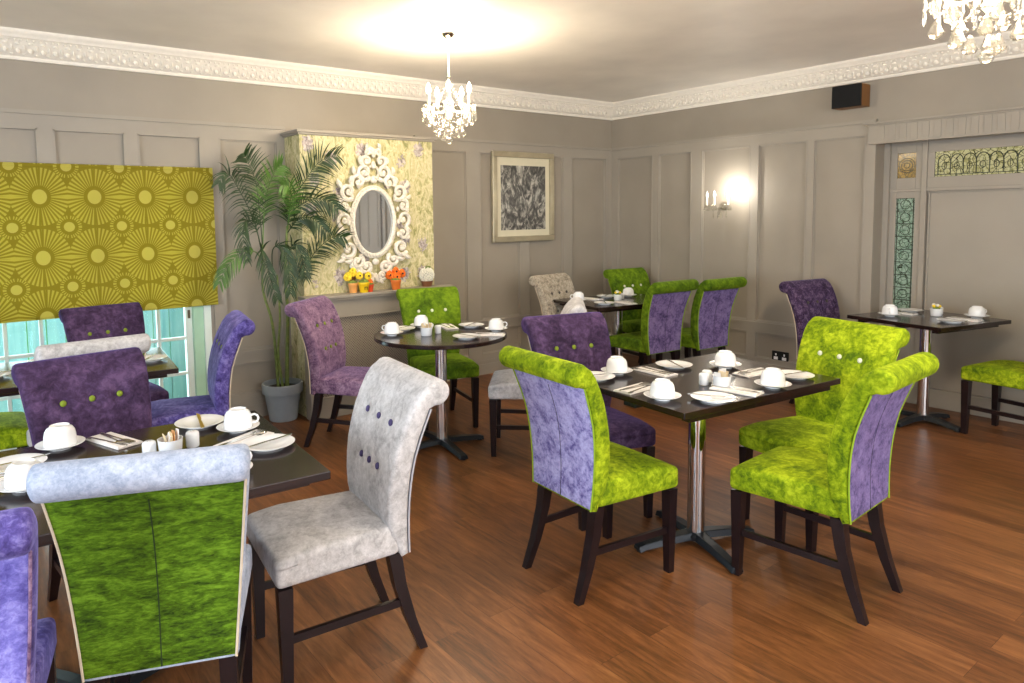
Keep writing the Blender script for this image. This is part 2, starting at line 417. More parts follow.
# ------------------------------------------------------------------ room shell
H=2.66
def S(name,mb,mat,parent=None,smooth=None,bevel=0):
    o=mb.build(name,mat,parent,smooth,bevel)
    if not parent: o['kind']='structure'
    return o
XL,YB=-9.0,-8.0
S('floor',MB().box(XL-.1,.32,YB-.1,.12,-.1,0),M['floor'])
S('ceiling',MB().box(XL-.1,.32,YB-.1,.12,H,H+.1),M['ceiling'])
WX0,WX1,WZ0,WZ1=-6.55,-4.30,.02,1.86
S('wall_front',MB().box(XL,WX0,0,.12,0,H).box(WX1,.3,0,.12,0,H).box(WX0,WX1,0,.12,WZ1,H),M['wall'])
RY0,RY1,RZ=-2.67,-4.95,2.02     # recess
S('wall_right',MB().box(0,.3,RY0,0,0,H).box(0,.3,YB,RY1,0,H).box(0,.3,RY1,RY0,RZ,H).box(.2,.3,RY1,RY0,0,RZ),M['wall'])
S('wall_left',MB().box(XL-.1,XL,YB,0,0,H),M['wall'])
S('wall_back',MB().box(XL,.3,YB-.1,YB,0,H),M['wall'])
# panelling: rails and stiles proud of the wall, small ovolo round each field
def panels(name,opens,side,x0,x1,ztop=2.09,zd=.52,zbase=.16,bounds=None):
    mb=MB(); T=.022
    def bx(a,b,z0,z1,t0,t1,):
        if side=='F': mb.box(a,b,-t1,-t0,z0,z1)
        else: mb.box(-t1,-t0,a,b,z0,z1)
    zr0,zr1=.43,.50
    # top rail, dado, bottom rail
    for (a,b) in bounds:
        bx(a,b,ztop,2.175,0,T); bx(a,b,zr0,zd,0,T)
        bx(a,b,zd-.022,zd,T,T+.014); bx(a,b,zd-.034,zd-.022,T,T+.006)
        bx(a,b,2.175,2.192,0,T+.014); bx(a,b,2.192,2.2,0,T+.006)
        bx(a,b,.12,.19,0,T)
        ops=sorted([o for o in opens if o[0]>=a-.01 and o[1]<=b+.01])
        xs=[a]+[v for o in ops for v in o]+[b]
        for i in range(0,len(xs),2):
            if xs[i+1]-xs[i]>.002:
                bx(xs[i],xs[i+1],zd,ztop,0,T); bx(xs[i],xs[i+1],.19,zr0,0,T)
        for o in ops:
            for z0,z1 in ((zd,ztop),(.19,zr0)):
                w=.012
                for k,(ww,tt) in enumerate(((.010,.024),(.018,.010))):
                    bx(o[0],o[0]+ww,z0,z1,0,tt); bx(o[1]-ww,o[1],z0,z1,0,tt)
                    bx(o[0]+ww,o[1]-ww,z0,z0+ww,0,tt); bx(o[0]+ww,o[1]-ww,z1-ww,z1,0,tt)
    S(name,mb,M['trim'])
FO=[(-8.6,-8.1),(-7.9,-7.4),(-7.3,-6.9),(-4.20,-3.76),(-2.45,-1.97),(-1.82,-1.33),(-1.22,-.74),(-.63,-.11)]
panels('trim_1',FO,'F',0,0,bounds=[(XL,WX0),(WX1+.02,-3.70),(-2.53,-.019)])
# panels above the window
mb=MB(); T=.022
mb.box(WX0,WX1+.02,-T,0,2.09,2.175); mb.box(WX0,WX1+.02,-T-.014,0,2.175,2.192); mb.box(WX0,WX1+.02,-T-.006,0,2.192,2.2)
xs=[-6.2,-6.12,-5.76,-5.68,-5.32,-5.235,-4.82,-4.74,-4.33,WX1+.02]
mb.box(WX0,WX0+.05,-T,0,WZ1,2.09)
for i in range(0,len(xs)-1,2): mb.box(xs[i],xs[i+1],-T,0,WZ1,2.09)
for i in range(1,len(xs)-1,2):
    a,b=xs[i],xs[i+1]
    mb.box(a,a+.01,-.024,0,WZ1,2.09); mb.box(b-.01,b,-.024,0,WZ1,2.09); mb.box(a,b,-.024,0,2.08,2.09)
S('trim_2',mb,M['trim'])
RO=[(-.56,-.10),(-1.02,-.63),(-1.63,-1.13),(-2.14,-1.70),(-2.60,-2.19)]
panels('trim_3',RO,'R',0,0,bounds=[(RY0,-.019)])
def base(name,segs,side):
    mb=MB()
    for a,b,off in segs:
        for z0,z1,t in ((0,.10,.022),(.10,.125,.016),(.125,.14,.024)):
            if side=='F': mb.box(a,b,-t+off,0+off,z0,z1)
            else: mb.box(-t+off,0+off,a,b,z0,z1)
    S(name,mb,M['trim'])
base('baseboard_front',[(XL,WX0,0),(WX1+.02,-3.70,0),(-2.53,-.024,0)],'F')
base('baseboard_right',[(RY0,-.024,0)],'R')
# cornice: moulded profile swept along both walls + relief ornament
prof=[(0,2.50),(.012,2.50),(.018,2.512),(.018,2.52),(.03,2.526),(.045,2.545),(.07,2.575),(.09,2.60),(.10,2.612),(.112,2.615),(.118,2.63),(.13,2.637),(.136,2.655),(.136,2.66),(0,2.66)]
def cornice(name,side,a,b):
    mb=MB(); vs=[];fs=[];n=len(prof)
    for e,(p) in enumerate((a,b)):
        for d,z in prof:
            m=0.
            if side=='F': q=(min(p,-d) if e==1 else p,-d,z)
            else: q=(-d,min(p,-d) if e==1 else p,z)
            vs.append(q)
    for i in range(n):
        j=(i+1)%n; fs.append((i,j,n+j,n+i))
    mb.add(vs,fs)
    # relief: repeated leaf and bud ornament on the cove
    k=0; t=a+.02
    while t<b-.12:
        for (dt,d,z,r,sc) in ((0,.05,2.548,.017,(1,.8,1)),(.0,.075,2.585,.013,(1.3,.8,.7)),(.033,.062,2.566,.012,(.55,.8,1.8)),(.033,.036,2.53,.009,(1.2,.8,.7)),(.016,.092,2.602,.007,(1,1,1)),(.05,.092,2.602,.007,(1,1,1))):
            if side=='F': mb.ball((t+dt,-d-.004,z),r,6,4,sc)
            else: mb.ball((-d-.004,t+dt,z),r,6,4,(sc[1],sc[0],sc[2]))
        t+=.066
    S(name,mb,M['cornice'],smooth=.9)
cornice('trim_4','F',-7.2,0)
cornice('trim_5','R',-5.2,0)
# ------------------------------------------------------------------ window
win=empty('window_1',(0,0,0),kind='structure')
mb=MB(); Y0,Y1=.04,.09
mb.box(WX1-.05,WX1,0.0,.12,0,WZ1)           # white reveal
mb.box(WX0,WX1,0.0,.12,WZ1-.04,WZ1); mb.box(WX0,WX0+.05,0,.12,0,WZ1)
mb.build('window_frame',M['whitepaint'],win,bevel=.003)
mb=MB().box(WX1-.12,WX1-.05,.02,.10,0,WZ1-.04)
mb.build('jamb',M['greenpaint'],win,bevel=.003)
def sash(x0,x1,bars):
    mb=MB(); w=.045
    mb.box(x1-w,x1,Y0,Y1,.03,WZ1-.05); mb.box(x0,x0+w,Y0,Y1,.03,WZ1-.05)
    mb.box(x0+w,x1-w,Y0,Y1,.03,.16); mb.box(x0+w,x1-w,Y0,Y1,WZ1-.12,WZ1-.05)
    zs=[.40,.656,.91,1.17,1.42,1.64]
    for b in bars:
        mb.box(b-.011,b+.011,Y0+.008,Y1-.008,.16,WZ1-.12)
    for z in zs: mb.box(x0+w,x1-w,Y0+.012,Y1-.012,z-.011,z+.011)
    s=mb.build('sash',M['whitepaint'],win,bevel=.002)
    MB().box(x0+w,x1-w,.063,.067,.16,WZ1-.12).build('pane',M['pane'],s)
    MB().box(x1-.03,x1-.015,.028,.04,.80,.86).build('window_latch',M['brass'],s)
sash(-4.99,-4.425,[-4.65,-4.82]); sash(-5.72,-4.995,[-5.17,-5.36,-5.555]); sash(-6.50,-5.725,[-6.3,-6.1,-5.9])
# outside: turquoise boarding and lawn
f=MB()
x=-8.5
while x<-2.5:
    f.box(x,x+.118,.9,.92,-.02,2.4); x+=.125
o=f.build('garden_fence',M['fence']); tag(o,'pale turquoise vertical board fence seen through the window panes','fence')
o=MB().box(-12,2,.13,9,-.12,-.02).build('lawn',M['grass']); tag(o,kind='structure')
# blind
bl=empty('roman_blind',(0,0,0),label='chartreuse sunburst-print blind drawn half way down over the window',cat='blind')
MB().box(-6.5,-4.262,-.052,-.046,.905,1.868).build('blind_fabric',M['blind'],bl)
MB().box(-6.5,-4.262,-.06,-.04,.892,.908).build('bottom_bar',M['blind'],bl,bevel=.004)
MB().box(-6.5,-4.262,-.055,-.018,1.85,1.872).build('headrail',M['blind'],bl,bevel=.003)

# ------------------------------------------------------------------ chimney breast, radiator cover, mantel
BX0,BX1=-3.705,-2.54
cb=empty('trim_6',(0,0,0),kind='structure')
MB().box(BX0,BX1,-.30,0,0,2.13).build('chimney_breast',M['wallpaper'],cb)
MB().box(BX0-.03,BX1+.03,-.33,0,2.13,2.15).box(BX0-.015,BX1+.015,-.315,0,2.115,2.13).build('breast_cap',M['trim'],cb,bevel=.003)
MB().box(-2.54,-2.49,-.10,0,0,2.12).build('side_post',M['trim'],cb)
rc=empty('radiator_cover',(0,0,0),label='taupe radiator cover with perforated grille below the mantel shelf',cat='radiator cover')
MB().box(-3.72,-2.50,-.395,-.30,.76,.885).box(-3.72,-3.66,-.395,-.30,0,.76).box(-2.56,-2.50,-.395,-.30,0,.76).box(-3.66,-2.56,-.395,-.30,0,.16).box(-3.7,-2.52,-.402,-.395,.752,.762).build('cover_frame',M['trim'],rc,bevel=.002)
MB().box(-3.66,-2.56,-.375,-.368,.16,.76).build('grille_panel',M['grille'],rc)
ms=empty('mantel_shelf',(0,0,0),label='taupe mantel shelf holding flower pots below the ornate mirror',cat='shelf')
MB().box(-3.76,-2.43,-.44,-.301,.905,.93).build('shelf_board',M['trim'],ms,bevel=.005)
MB().box(-3.74,-2.45,-.42,-.301,.886,.905).build('shelf_moulding',M['trim'],ms,bevel=.004)

# ------------------------------------------------------------------ ornate mirror
mz,mx,my=1.467,-3.118,-.30
mir=empty('ornate_mirror',(mx,my,mz),label='oval wall mirror in a whitewashed scrolled baroque frame above the mantel',cat='mirror')
n=48
MB().lathe([(0.001,0),(1,0)],n,Matrix.Translation((0,-.02,0))@Matrix.Rotation(PI/2,4,'X')@Matrix.Diagonal((.172,.25,1,1)),cap=False).build('mirror_glass',M['mirror'],mir)
fm=MB()
ov=lambda a,rx,rz,y=-.03:(rx*math.cos(a),y,rz*math.sin(a))
fm.tube([ov(2*PI*i/60,.180,.258,-.032) for i in range(60)],.013,8,closed=True)
fm.tube([ov(2*PI*i/60,.198,.276,-.022) for i in range(60)],.010,6,closed=True)
for i in range(46):
    a=2*PI*i/46; p=ov(a,.192,.268,-.036); fm.ball(p,.0095,6,4)
def scroll(cx,cz,r,a0,turns,d=1,th=.013,tail=None,y=-.035):
    """spiral volute starting at its outer end"""
    pts=[];rs=[];N=26
    if tail:
        for q in tail: pts.append((q[0],y,q[1])); rs.append(th*.75)
    for i in range(N+1):
        t=i/N; rr=r*(1-t)**.9+.004; a=a0+d*turns*2*PI*t
        pts.append((cx+rr*math.cos(a),y-.012*math.sin(PI*t),cz+rr*math.sin(a))); rs.append(1.3*th*(1-.45*t))
    fm.tube(pts,rs,6)
    fm.ball((cx,y-.008,cz),th*1.25,8,5)
def leaf(x,z,ang,L,w,y=-.035):
    pts=[];rs=[]
    for i in range(7):
        t=i/6; a=ang+.7*t; pts.append((x+L*t*math.cos(a),y-.01*math.sin(PI*t),z+L*t*math.sin(a))); rs.append(w*math.sin(PI*min(.97,.15+.8*t))+.002)
    fm.tube(pts,rs,6)
for s in (1,-1):
    def sc(cx,cz,r,a0,turns,d=1,th=.013):
        if s==1: scroll(cx,cz,r,a0,turns,d,th)
        else: scroll(-cx,cz,r,PI-a0,turns,-d,th)
    def lf(x,z,a,L,w):
        if s==1: leaf(x,z,a,L,w)
        else:
            pts=[];rs=[]
            for i in range(7):
                t=i/6; b=a+.7*t; pts.append((-(x+L*t*math.cos(b)),-.035-.01*math.sin(PI*t),z+L*t*math.sin(b))); rs.append(w*math.sin(PI*min(.97,.15+.8*t))+.002)
            fm.tube(pts,rs,6)
    sc(.225,.235,.062,-2.2,1.4,1,.015)      # upper shoulder
    sc(.262,.13,.045,1.9,1.3,-1,.013)
    sc(.262,.02,.058,-1.2,1.2,1,.014)
    sc(.255,-.09,.048,1.2,1.3,-1,.013)
    sc(.235,-.205,.062,-.6,1.4,-1,.015)     # lower shoulder
    sc(.16,-.30,.05,2.2,1.3,1,.014)
    sc(.085,-.345,.05,.2,1.4,-1,.014)
    sc(.055,-.42,.032,-.8,1.3,-1,.011)
    sc(.135,.31,.055,-.6,1.3,1,.014)
    sc(.085,.385,.062,-2.4,1.5,1,.015)
    sc(.065,.47,.045,-1.6,1.3,1,.013)
    sc(.035,.54,.028,-1.2,1.2,1,.010)
    for q in ((.27,.27,.3,.07,.018),(.29,.19,-.2,.05,.014),(.285,.07,.6,.05,.013),(.29,-.04,-1.4,.06,.014),(.28,-.14,.2,.05,.013),(.27,-.26,-1.2,.07,.016),
              (.2,-.28,-.9,.07,.016),(.12,-.37,-1.2,.07,.015),(.16,.37,.7,.06,.016),(.11,.45,.9,.06,.015),(.03,-.44,-1.5,.06,.012),(.05,.56,1.0,.05,.012),(.2,.3,1.2,.06,.015)):
        lf(*q)
    for q in ((.215,.10),(.222,0),(.215,-.10),(.19,-.19),(.19,.20),(.13,.28),(.13,-.27)):
        fm.ball((s*q[0],-.034,q[1]),.017,8,5,(1,.8,1.3))
leaf(0,.50,PI/2-.35,.085,.02); leaf(0,-.40,-PI/2-.35,.08,.016)
fm.ball((0,-.04,.33),.03,10,6,(1.1,.7,1)); fm.ball((0,-.04,.44),.022,8,6,(1,.7,1.4)); fm.ball((0,-.04,-.31),.026,10,6,(1.2,.7,1))
fm.tube([(.05*math.cos(a),-.03,.385+.05*math.sin(a)) for a in [2*PI*i/20 for i in range(20)]],.010,6,closed=True)
fm.build('carved_frame',M['whitewash'],mir,smooth=.9)

# ------------------------------------------------------------------ picture
pic=empty('framed_picture',(-1.295,0,1.675),label='monochrome feather-like print in a champagne frame on the far wall',cat='picture')
hw,hh,w=.395,.43,.055
MB().box(-hw,hw,-.05,-.018,hh-w,hh).box(-hw,hw,-.05,-.018,-hh,-hh+w).box(-hw,-hw+w,-.05,-.018,-hh+w,hh-w).box(hw-w,hw,-.05,-.018,-hh+w,hh-w).build('picture_frame',M['champagne'],pic,bevel=.006)
MB().box(-hw+w,hw-w,-.03,-.02,-hh+w,hh-w).build('picture_mount',M['mat'],pic)
MB().box(-.285,.285,-.034,-.03,-.315,.30).build('print',M['art'],pic)

# ------------------------------------------------------------------ recess joinery (right)
XR=.179
d=empty('door_1',(0,0,0),kind='structure')
fr=MB()
def rb(y0,y1,z0,z1,t): fr.box(XR-t,.199,y1,y0,z0,z1)
rb(RY0,-2.71,0,RZ,.05)                       # outer jamb
rb(-2.71,-2.755,.0,RZ,.02); rb(-2.885,-2.93,0,RZ,.02)
rb(-2.755,-2.885,1.935,RZ,.02); rb(-2.755,-2.885,1.66,1.745,.02); rb(-2.755,-2.885,1.59,1.64,.02); rb(-2.755,-2.885,0,.70,.02)
rb(-2.93,-2.965,0,RZ,.035)                   # mullion
rb(-2.71,-2.93,1.64,1.66,.03); rb(-2.965,-4.9,1.64,1.665,.03)                # transom rail
rb(-2.965,-4.9,1.93,RZ,.021); rb(-2.965,-3.01,1.745,1.93,.02); rb(-2.965,-4.9,1.665,1.745,.021)
rb(-4.3,-4.9,0,1.64,.02); rb(-4.3,-4.9,1.745,1.93,.02)
fr.box(.185,.199,-4.3,-2.965,0,1.64)         # big flat panel
for z0,z1 in ((0,.14),): fr.box(.14,.199,-4.3,-2.67,z0,z1)
for yy in (-2.972,): fr.box(.172,.186,yy-.012,yy,.14,1.64)
fr.box(.172,.186,-4.3,-2.965,1.628,1.64)
fr.build('joinery',M['trim'],d,bevel=.002)
g=MB().box(.17,.175,-2.885,-2.755,.70,1.59).build('stained_glass_pane',M['st_green'],d)
lead=MB()
z=.70
while z<1.6: lead.box(.165,.17,-2.885,-2.755,z-.003,z+.003); z+=.099
lead.box(.165,.17,-2.767,-2.762,.70,1.59); lead.box(.165,.17,-2.878,-2.873,.70,1.59)
z=.70
while z<1.5:
    lead.tube([(.167,-2.82+.035*math.cos(a),z+.05+.035*math.sin(a)) for a in [2*PI*i/12 for i in range(12)]],.0022,4,closed=True); z+=.099
lead.build('lead_strip',M['lead'],g)
g=MB().box(.17,.175,-2.885,-2.755,1.745,1.935).build('stained_glass_pane',M['st_amber'],d)
l2=MB()
for r in (.02,.04,.055): l2.tube([(.167,-2.82+r*math.cos(a),1.84+r*math.sin(a)) for a in [2*PI*i/16 for i in range(16)]],.002,4,closed=True)
l2.build('lead_strip',M['lead'],g)
g=MB().box(.17,.175,-4.3,-3.01,1.745,1.93).build('stained_glass_pane',M['st_yellow'],d)
l3=MB(); y=-3.03
l3.box(.163,.17,-4.3,-3.01,1.757,1.762)
while y>-4.28:
    l3.box(.163,.17,y-.002,y+.002,1.76,1.85)
    l3.tube([(.166,y-.04+.04*math.cos(a),1.85+.055*math.sin(a)) for a in [PI*i/10 for i in range(11)]],.003,4)
    l3.tube([(.166,y-.04+.016*math.cos(a),1.82+.026*math.sin(a)) for a in [2*PI*i/10 for i in range(10)]],.002,4,closed=True)
    l3.tube([(.166,y-.04,1.76),(.166,y-.04,1.87)],.0015,4)
    y-=.08
l3.build('lead_strip',M['lead'],g)
mb=MB().box(-.06,0,RY1,-2.63,2.005,2.155).box(-.085,0,RY1,-2.60,2.155,2.172).box(-.07,0,RY1,-2.62,2.145,2.155)
y=-2.70
while y>RY1: 
    mb.box(-.066,-.06,y-.045,y,2.02,2.14); y-=.075
S('trim_7',mb,M['trim'],bevel=.0015)

d2=empty('door_2',(0,0,0),kind='structure')
MB().box(-.03,0,-5.55,-5.45,0,2.1).box(-.03,0,-6.45,-6.35,0,2.1).box(-.03,0,-6.35,-5.55,2.0,2.1).build('door_frame',M['trim'],d2,bevel=.003)
MB().box(-.02,0,-6.33,-5.62,0,1.99).build('door_leaf',M['trim'],d2,bevel=.003)
MB().box(-.004,0,-5.62,-5.55,0,2.0).build('dark_gap_strip',M['black_plastic'],d2)  # black strip painted as a dark gap, for the mirror's reflection
for a_,b_,c_,e_ in ((-6.25,-6.02,.2,.9),(-5.93,-5.70,.2,.9),(-6.25,-6.02,1.0,1.9),(-5.93,-5.70,1.0,1.9)):
    MB().box(-.032,-.02,a_,b_,c_,e_).build('door_panel',M['trim'],d2,bevel=.006)
# ------------------------------------------------------------------ speaker, socket, wall bracket
sp=empty('wall_speaker',(-.005,-2.50,2.385),label='small black loudspeaker with tan side high on the right wall',cat='speaker')
MB().box(-.135,0,-.11,.11,-.085,.085).build('cabinet',M['speaker_side'],sp,bevel=.004)
MB().box(-.15,-.135,-.11,.11,-.085,.085).build('speaker_grille',M['black_plastic'],sp,bevel=.004)
so=empty('wall_socket',(-.002,-1.94,.235),label='black double wall socket low on the right wall panelling',cat='socket')
MB().box(-.01,0,-.075,.075,-.044,.044).build('face_plate',M['black_plastic'],so,bevel=.003)
for s in (-1,1):
    MB().box(-.013,-.01,s*.038-.018,s*.038+.018,-.03,-.004).box(-.013,-.01,s*.038-.006,s*.038+.006,.006,.024).build('socket_insert',M['china'],so)

# ------------------------------------------------------------------ chandeliers and sconce
def drop_mesh(L,r,name='crystal_drop'):
    return MB().lathe([(.0008,0),(r*.35,-L*.12),(r*.55,-L*.3),(r,-L*.72),(r*.7,-L*.92),(.0008,-L)],8).mesh(name)
D_small=drop_mesh(.045,.008); D_big=drop_mesh(.062,.024); D_long=drop_mesh(.085,.007)
bead=MB().ball((0,0,0),.0085,6,4).mesh('crystal_bead')
def chandelier(loc,label,rot=0,power=62):
    root=empty('crystal_chandelier',(loc[0],loc[1],H),rot,label,'chandelier','crystal chandeliers on the ceiling')
    MB().lathe([(.04,0),(.042,-.006),(.034,-.022),(.014,-.034),(.010,-.055),(.001,-.057)],24).build('ceiling_rose',M['chrome'],root,smooth=SM)
    MB().tube([(0,0,-.05),(0,0,-.27)],.006,8).build('suspension_rod',M['candle'],root)
    MB().lathe([(.001,-.26),(.012,-.27),(.010,-.30),(.022,-.32),(.012,-.34),(.009,-.40),(.028,-.43),(.034,-.455),(.02,-.475),(.012,-.50),(.026,-.52),(.001,-.545)],20).build('centre_column',M['crystal'],root,smooth=SM)
    for k in range(5):
        a=2*PI*k/5+.3; R=.135; c,s=math.cos(a),math.sin(a)
        pts=[]
        for i in range(12):
            t=i/11; r=.02+(R-.02)*t; z=-.47-.05*math.sin(PI*t*.85)+.035*t
            pts.append((r*c,r*s,z))
        arm=MB().tube(pts,.005,6).build('arm',M['crystal'],root,smooth=SM)
        x,y,z=pts[-1]
        MB().lathe([(.002,z-.004),(.030,z+.004),(.034,z+.010),(.008,z+.008)],16,cx=x,cy=y,cap=False).build('drip_pan',M['crystal'],arm,smooth=SM)
        MB().lathe([(.0095,z+.006),(.0095,z+.075)],12,cx=x,cy=y).build('candle_sleeve',M['candle'],arm,smooth=SM)
        MB().lathe([(.006,z+.075),(.014,z+.09),(.0155,z+.105),(.009,z+.128),(.001,z+.145)],12,cx=x,cy=y).build('candle_bulb',M['bulb'],arm,smooth=SM)
        for j in range(5):
            b=2*PI*j/5+a; me=D_long if j%2 else D_small
            inst('crystal_drop',me,M['crystal'],arm,(x+.032*math.cos(b),y+.032*math.sin(b),z-.004-(.0 if j%2 else .012)))
    # swags and hanging drops in rings
    for ring,(R,z,nn,me) in enumerate(((.168,-.470,9,D_long),(.135,-.515,7,D_big),(.09,-.565,6,D_big),(.045,-.60,3,D_big))):
        for k in range(nn):
            a=2*PI*k/nn+ring*.4
            inst('crystal_drop',me,M['crystal'],root,(R*math.cos(a),R*math.sin(a),z-.02*(k%2)))
    for R,z,nn in ((.168,-.46,9),(.135,-.505,7),(.09,-.555,6)):
        sw=MB()
        for k in range(nn):
            a0=2*PI*k/nn; a1=2*PI*(k+1)/nn
            for i in range(5):
                t=i/5; a=a0+(a1-a0)*t
                sw.ball((R*math.cos(a),R*math.sin(a),z-.018*math.sin(PI*t)),.006,5,4)
        sw.build('bead_swag',M['crystal'],root,smooth=.9)
    for k in range(6):
        a=2*PI*k/6; sw=MB()
        for i in range(14):
            t=i/13; R=.012+.15*t; sw.ball((R*math.cos(a),R*math.sin(a),-.30-.17*t-.05*math.sin(PI*t)),.006,5,4)
        sw.build('bead_swag',M['crystal'],root,smooth=.9)
    MB().ball((0,0,-.675),.022,12,8).tube([(0,0,-.54),(0,0,-.655)],.003,5).build('crystal_ball',M['crystal'],root,smooth=.9)
    for k in range(1):
        L=bpy.data.lights.new('chandelier_light','POINT'); L.energy=power; L.color=(1,.84,.63); L.shadow_soft_size=.13
        lo=bpy.data.objects.new('chandelier_light',L); COL.objects.link(lo); lo.location=(loc[0],loc[1],H-.40)
    return root
chandelier((-3.185,-1.458),'crystal chandelier hanging over the round table by the fireplace')
chandelier((-3.134,-4.306),'crystal chandelier cut off by the top right corner of the photo',.5,88)
sc_=empty('wall_sconce',(-.002,-1.36,1.56),label='crystal candle-arm wall sconce glowing on the right wall panel',cat='sconce')
MB().lathe([(.045,0),(.04,.012),(.012,.03),(.001,.032)],20,Matrix.Rotation(-PI/2,4,'Y')).build('back_plate',M['crystal'],sc_,smooth=SM)
for k,(yy,xx) in enumerate(((.11,-.10),(-.0,-.15),(-.11,-.10))):
    arm=MB().tube([(-.02,0,0),(xx*.5,yy*.5,-.03),(xx,yy,0)],.004,6).build('arm',M['crystal'],sc_,smooth=SM)
    MB().lathe([(.002,0),(.026,.006),(.028,.011)],14,cx=xx,cy=yy,cap=False).build('drip_pan',M['crystal'],arm)
    MB().lathe([(.009,.006),(.009,.075)],12,cx=xx,cy=yy).build('candle_sleeve',M['candle'],arm,smooth=SM)
    MB().lathe([(.006,.075),(.013,.09),(.014,.103),(.001,.14)],12,cx=xx,cy=yy).build('candle_bulb',M['bulb'] if k==2 else M['bulb_off'],arm,smooth=SM)
    for j in range(5):
        b=2*PI*j/5; inst('crystal_drop',D_small,M['crystal'],arm,(xx+.024*math.cos(b),yy+.024*math.sin(b),0))
    inst('crystal_drop',D_long,M['crystal'],arm,(xx*.6,yy*.6,-.03))
inst('crystal_drop',D_big,M['crystal'],sc_,(-.05,0,-.05))
L=bpy.data.lights.new('sconce_light','POINT'); L.energy=8.5; L.color=(1,.95,.88); L.shadow_soft_size=.04
lo=bpy.data.objects.new('sconce_light',L); COL.objects.link(lo); lo.location=(-.15,-1.48,1.70)

# ------------------------------------------------------------------ chairs
def lerp(a,b,t): return a+(b-a)*t
frontC=[(-.150,.40),(-.128,.44),(-.118,.50),(-.117,.56),(-.122,.62),(-.132,.68),(-.147,.74),(-.167,.80),(-.190,.85),(-.217,.90),(-.243,.932)]
rollC=[(-.298+.046*math.cos(math.radians(a)),.915+.046*math.sin(math.radians(a))) for a in (40,62,84,106,128,150,172,194,216,238,260,282)]
rearC=[(-.268,.862),(-.252,.82),(-.230,.76),(-.212,.70),(-.200,.63),(-.194,.56),(-.192,.49),(-.194,.42),(-.198,.36)]
outline=frontC+rollC+rearC+[(-.170,.352)]
BW,TW=.190,.240
def halfw(z):
    t=min(1,max(0,(z-.36)/.56)); return BW+(TW-BW)*t
btns=[(-.105,.80),(0,.80),(.105,.80),(-.075,.645),(0,.645),(.075,.645)]
def front_y(z):
    P=frontC
    for a,b in zip(P,P[1:]):
        if a[1]<=z<=b[1]: return lerp(a[0],b[0],(z-a[1])/(b[1]-a[1]))
    return P[-1][0]
def backrest_mesh(tufted):
    # densify front
    ol=[]
    for a,b in zip(outline,outline[1:]+outline[:1]):
        ol.append(a)
        if a in frontC and b in frontC:
            for k in (1,2): ol.append((lerp(a[0],b[0],k/3),lerp(a[1],b[1],k/3)))
    N=len(ol)
    nrm=[]
    for i in range(N):
        a=ol[i-1];b=ol[(i+1)%N]; t=(b[0]-a[0],b[1]-a[1]); L=math.hypot(*t); nrm.append((t[1]/L,-t[0]/L))
    us=[-1,-.992,-.975,-.95]+[-.9+1.8*i/30 for i in range(31)]+[.95,.975,.992,1]
    vs=[];fs=[]
    for u in us:
        e=1-abs(u); off=0
        for lim,o in ((.0005,.020),(.009,.012),(.026,.005),(.06,.0015)):
            if e<lim: off=o;break
        for (y,z),(ny,nz) in zip(ol,nrm):
            hw=halfw(z); x=u*hw
            yy=y-ny*off; zz=z-nz*off
            # slight sag of the roll between its ends
            if tufted and ny>.5 and y>-.25:
                for bx_,bz in btns[:tufted]:
                    d2=((x-bx_)**2+(z-bz)**2); yy-=.017*math.exp(-d2/(2*.015**2))
                puff=.006*math.cos(x/.10*PI*2/2)**2*(0.6<z<.86); yy+=0
            vs.append((x,yy,zz))
    for k in range(len(us)-1):
        for i in range(N):
            j=(i+1)%N; fs.append((k*N+i,k*N+j,(k+1)*N+j,(k+1)*N+i))
    fs.append(tuple(range(N))); fs.append(tuple((len(us)-1)*N+i for i in reversed(range(N))))
    return MB().add(vs,fs).mesh('backrest',smooth=1.0)
def rear_y(z):
    P=rearC
    for a,b in zip(P,P[1:]):
        if b[1]<=z<=a[1]: return lerp(b[0],a[0],(z-b[1])/(a[1]-b[1]))
    return P[0][0]
def panel_mesh():
    vs=[];fs=[];zs=[.366+(.860-.366)*i/16 for i in range(17)];us=[-1,-.98]+[-.9+1.8*i/12 for i in range(13)]+[.98,1]
    for z in zs:
        for u in us:
            pr_=.001 if abs(u)==1 or z in (zs[0],zs[-1]) else .0045
            g=0
            vs.append((u*(halfw(z)-.010),rear_y(z)-pr_+g*.6,z))
    n=len(us)
    for i in range(len(zs)-1):
        for j in range(n-1): fs.append((i*n+j,i*n+j+1,(i+1)*n+j+1,(i+1)*n+j))
    return MB().add(vs,fs).mesh('back_panel',smooth=1.2)
def piping_mesh(s):
    mb=MB()
    if 1:
        mb.tube([(s*(halfw(z)-.008),rear_y(z)-.004,z) for z in [.362+(.862-.362)*i/16 for i in range(17)]],.0034,6)
    return mb.mesh('piping',smooth=1.)
def seam_mesh():
    return MB().tube([(0.0,rear_y(z)-.0035,z) for z in [.368+(.835-.368)*i/16 for i in range(17)]],.0022,5).mesh('seam',smooth=1.)
def seat_fn(x,y,z):
    t=(y+.165)/.43; w=lerp(.88,1.0,min(1,max(0,t)))
    u=abs(x)/.215; cr=.012*(1-min(1,u)**3)*(1-abs(2*t-1)**3) if z>.44 else 0
    zz=z+cr
    if z>.44: zz-= .016*max(0,t-.75)/.25
    return (x*w,y,zz)
ME=dict(
 back=backrest_mesh(6), back_one=backrest_mesh(3), back_plain=backrest_mesh(0), panel=panel_mesh(), pipe1=piping_mesh(1), pipe0=piping_mesh(-1), seam=seam_mesh(),
 seat=MB().rbox(-.215,.215,-.165,.262,.366,.470,.020,3,seat_fn,div=8).mesh('seat',smooth=1.2),
 fleg=MB().taper((0,0,.362),(0,0,0),.046,.030).mesh('leg'),
 button=MB().ball((0,0,0),.0125,10,6,(1,.55,1)).mesh('button',smooth=1.2),
)
